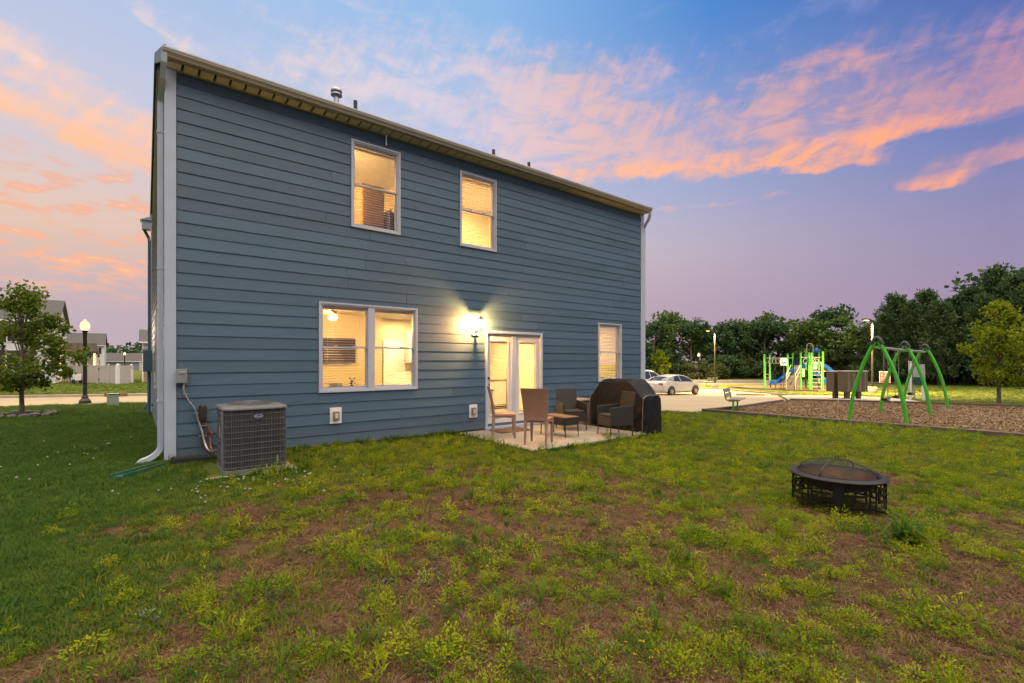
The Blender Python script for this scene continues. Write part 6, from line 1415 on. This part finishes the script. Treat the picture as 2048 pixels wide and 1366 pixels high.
def scatter(name, P, idx, scl, label, cat, seed):
    n = len(P); r = np.random.default_rng(seed); me = bpy.data.meshes.new(name); me.vertices.add(n); me.vertices.foreach_set('co', P.astype(np.float32).ravel())
    a = me.attributes.new('idx', 'INT', 'POINT'); a.data.foreach_set('value', idx.astype(np.int32))
    rot = np.stack([r.normal(0, .08, n), r.normal(0, .08, n), r.uniform(0, 6.283, n)], 1); a = me.attributes.new('rot', 'FLOAT_VECTOR', 'POINT'); a.data.foreach_set('vector', rot.astype(np.float32).ravel())
    a = me.attributes.new('scl', 'FLOAT_VECTOR', 'POINT'); a.data.foreach_set('vector', scl.astype(np.float32).ravel())
    me.update(); o = inst(name, me); md = o.modifiers.new('scatter', 'NODES'); md.node_group = GNT; tag(o, label, cat, kind='stuff'); return o
def lawn_ok(x, y):
    u, v = to_uv(x, y); ok = ~((u > -.02) & (u < 11.25) & (v > -.035) & (v < 9.1))
    pu, pv = to_uv(x, y); ok &= ~((pu > 4.88) & (pu < 7.93) & (pv > -2.47) & (pv < .1)); ok &= ~((pu > .34) & (pu < 1.42) & (pv > -1.60) & (pv < -.5))
    for q in (LOT, MULCH, WALK, PLAY, STREET_R, STREET_L): ok &= ~inside(q, x, y, .02)
    return ok
def bins(spec, seed, xr=None):
    r = np.random.default_rng(seed); X_, Y_ = [], []
    for y0, y1, dens in spec:
        n = int((y1 - y0) * (y0 + y1) * 1.2 * dens); yy = np.sqrt(r.uniform(y0 * y0, y1 * y1, n)); xx = r.uniform(-1.2, 1.2, n) * yy; X_.append(xx); Y_.append(yy)
    x, y = np.concatenate(X_), np.concatenate(Y_); ok = lawn_ok(x, y); return x[ok], y[ok]
def surf(x, y):
    z = H(x, y); near = (np.abs(x) < 20) & (y < 24); return z + np.where(near, (vnoise(x, y, .8, 9) - .5) * .025, 0)
r = np.random.default_rng(99)
# grass and thatch
x, y = bins([(1.2, 3, 2300), (3, 5, 1500), (5, 8, 850), (8, 12, 420), (12, 18, 170)], 1)
dry = dryness(x, y); u = r.uniform(0, 1, len(x)); left = 1 - sstep(x * .86 + y * .40, -2.4, .6); cl = vnoise(x, y, .22, 6)
isdry = u < np.clip(dry * 1.5, 0, .90); keep = ~((~isdry) & (dry > .35) & (cl < .42)); x, y, dry, u, left, isdry, cl = (q[keep] for q in (x, y, dry, u, left, isdry, cl))
k3 = r.integers(0, 3, len(x)); idx = np.where(isdry, 6 + k3, np.where(r.uniform(0, 1, len(x)) < .12 + .86 * left, 3 + k3, k3))
s = r.uniform(.6, 1.25, len(x)) * (1 + .035 * y) * np.where(isdry, .95, .75 + .5 * vnoise(x, y, .5, 12)); scl = np.stack([s, s, s * r.uniform(.6, 1.15, len(x))], 1)
tall = (~isdry) & (r.uniform(0, 1, len(x)) < .012); scl[tall] *= 1.7
scatter('lawn_grass', np.stack([x, y, surf(x, y)], 1), idx, scl, 'patchy green and dry brown grass of the back lawn', 'grass', 1)
# lusher fringe along the wall, AC pad, patio and timbers
U_ = np.concatenate([r.uniform(1.4, 4.8, 420), r.uniform(8.0, 11.2, 260), r.uniform(-.3, .5, 60)]); V_ = -.05 - np.abs(r.normal(0, .09, len(U_)))
U_ = np.concatenate([U_, r.uniform(4.8, 8, 300), np.full(120, 4.84), r.uniform(.3, 1.5, 160), r.uniform(-1.6, 3, 0)]); V_ = np.concatenate([V_, -2.52 - np.abs(r.normal(0, .05, 300)), r.uniform(-2.5, -.1, 120), -1.64 - np.abs(r.normal(0, .05, 160))])
fx_, fy_ = HW(U_, V_); ok = lawn_ok(fx_, fy_); fx_, fy_ = fx_[ok], fy_[ok]; t_ = r.uniform(0, 1, 700); bx2 = 6.95 + (15 - 6.95) * t_ - .13 * .79 + r.normal(0, .05, 700); by2 = 17.25 + (7.1 - 17.25) * t_ - .13 * .62 + r.normal(0, .05, 700)
fx_ = np.concatenate([fx_, bx2]); fy_ = np.concatenate([fy_, by2]); s = r.uniform(.8, 1.5, len(fx_)); scatter('edge_grass', np.stack([fx_, fy_, surf(fx_, fy_)], 1), np.where(r.uniform(0, 1, len(s)) < .85, r.integers(3, 6, len(s)), r.integers(15, 17, len(s))), np.stack([s, s, s * .9], 1), 'taller unmown grass along the wall, patio and timbers', 'grass', 2)
# weeds in clumps on the worn part
x, y = bins([(1.2, 4, 105), (4, 8, 100), (8, 14, 66)], 3); dry = dryness(x, y); nz = vnoise(x, y, .27, 21) * .55 + vnoise(x, y, .11, 22) * .45
keep = (nz > .40 + .16 * r.uniform(0, 1, len(x))) & (r.uniform(0, 1, len(x)) < .012 + .55 * sstep(x * .86 + y * .40, -1.7, 1.2) + .5 * np.clip(dry * 1.4, 0, 1)); x, y = x[keep], y[keep]; n = len(x); ty = r.uniform(0, 1, n)
idx = np.where(ty < .64, r.integers(9, 12, n), np.where(ty < .77, r.integers(12, 14, n), np.where(ty < .795, 14, np.where(ty < .88, r.integers(15, 17, n), r.integers(17, 19, n)))))
s = (.34 + .86 * r.uniform(0, 1, n) ** 1.4) * (1 + .035 * y); scatter('lawn_weeds', np.stack([x, y, surf(x, y)], 1), idx, np.stack([s * r.uniform(.8, 1.3, n), s, s * r.uniform(.7, 1.25, n)], 1), 'yellow-green leafy weeds scattered over the dry lawn', 'weeds', 3)
# white clover heads near the air conditioner and sparse elsewhere, yellow flowers
cx_, cy2 = HW(r.normal(.7, .55, 46), r.normal(-2.1, .32, 46)); c2x, c2y = r.uniform(5, 10, 120), r.uniform(10, 14, 120); c3x, c3y = HW(r.normal(-1.2, .35, 16), r.normal(1.2, .9, 16))
x = np.concatenate([cx_, c2x, c3x]); y = np.concatenate([cy2, c2y, c3y]); ok = lawn_ok(x, y); x, y = x[ok], y[ok]; n = len(x); idx = np.full(n, 19)
yx = np.array([.62, .68, .74, .60, .70, 2.05, 2.1, 2.55, 2.6, -1.75, -1.8, -1.62, -4.6, 1.75]); yy = np.array([2.42, 2.48, 2.44, 2.5, 2.38, 3.5, 3.55, 3.1, 2.95, 4.6, 4.7, 4.66, 5.6, 3.3])
x = np.concatenate([x, yx]); y = np.concatenate([y, yy]); idx = np.concatenate([idx, np.full(len(yx), 20)]); s = r.uniform(.5, .95, len(x)); scatter('clover_flowers', np.stack([x, y, surf(x, y) + r.uniform(.04, .075, len(x))], 1), idx, np.stack([s, s, s], 1), 'white clover heads and small yellow flowers in the lawn', 'flowers', 4)
# lawn across the left street and beyond the mulch: shorter tufts
x, y = bins([(14, 24, 26), (24, 44, 9)], 5); s = r.uniform(1.2, 2.2, len(x)) * 1.5; scatter('far_lawn', np.stack([x, y, surf(x, y)], 1), r.integers(0, 6, len(x)), np.stack([s, s, s * .6], 1), 'short mown lawn beyond the street and the mulch', 'grass', 5)
# one big strap-leaved tussock right of the fire pit
e = empty('tussock', (3.42, 4.1, G(3.42, 4.1)), 0, 'dark strap-leaved tussock in the lawn below the fire pit', 'plant'); V, F = tuft(80, .34, .09, .014, 1.5, 5); me = fast_mesh('leaves', V, F); me.materials.append(WEED2); inst('leaves', me, e)
# wood chips on the mulch
chips = bpy.data.collections.new('chips')
def chipfield():
    r = np.random.default_rng(8); n = 52000; s_ = r.uniform(0, 1, n) ** 1.25; t = r.uniform(0, 1, n); A, B, C_, D_ = (np.array(q) for q in MULCH)
    P = ((1 - s_)[:, None] * ((1 - t)[:, None] * A + t[:, None] * B) + s_[:, None] * ((1 - t)[:, None] * D_ + t[:, None] * C_)); x, y = P[:, 0], P[:, 1]; z = H(x, y) + .034
    d = r.normal(size=(n, 3)); d[:, 2] *= .3; d /= np.linalg.norm(d, axis=1)[:, None]; w = np.cross(d, r.normal(size=(n, 3)) * .4 + [0, 0, 1]); w /= np.linalg.norm(w, axis=1)[:, None]; L = r.uniform(.014, .042, n)[:, None]; W_ = r.uniform(.005, .011, n)[:, None]; c = np.stack([x, y, z + r.uniform(0, .02, n)], 1); nn = np.cross(d, w) * .006
    V = np.stack([c - d * L - w * W_, c + d * L - w * W_, c + d * L + w * W_, c - d * L + w * W_, c + nn], 1).reshape(-1, 3); k = np.arange(n) * 5
    me = fast_mesh('mulch_chips', V, [np.concatenate([np.stack([k, k + 1, k + 4], 1), np.stack([k + 1, k + 2, k + 4], 1), np.stack([k + 2, k + 3, k + 4], 1), np.stack([k + 3, k, k + 4], 1)])])
    me.materials.append(leafmat('chip', [(.06, .035, .019), (.13, .08, .042), (.22, .145, .078), (.34, .245, .145)], .0)); o = inst('mulch_chips', me); tag(o, 'loose brown wood chips covering the play area', 'wood chips', kind='stuff')
chipfield()
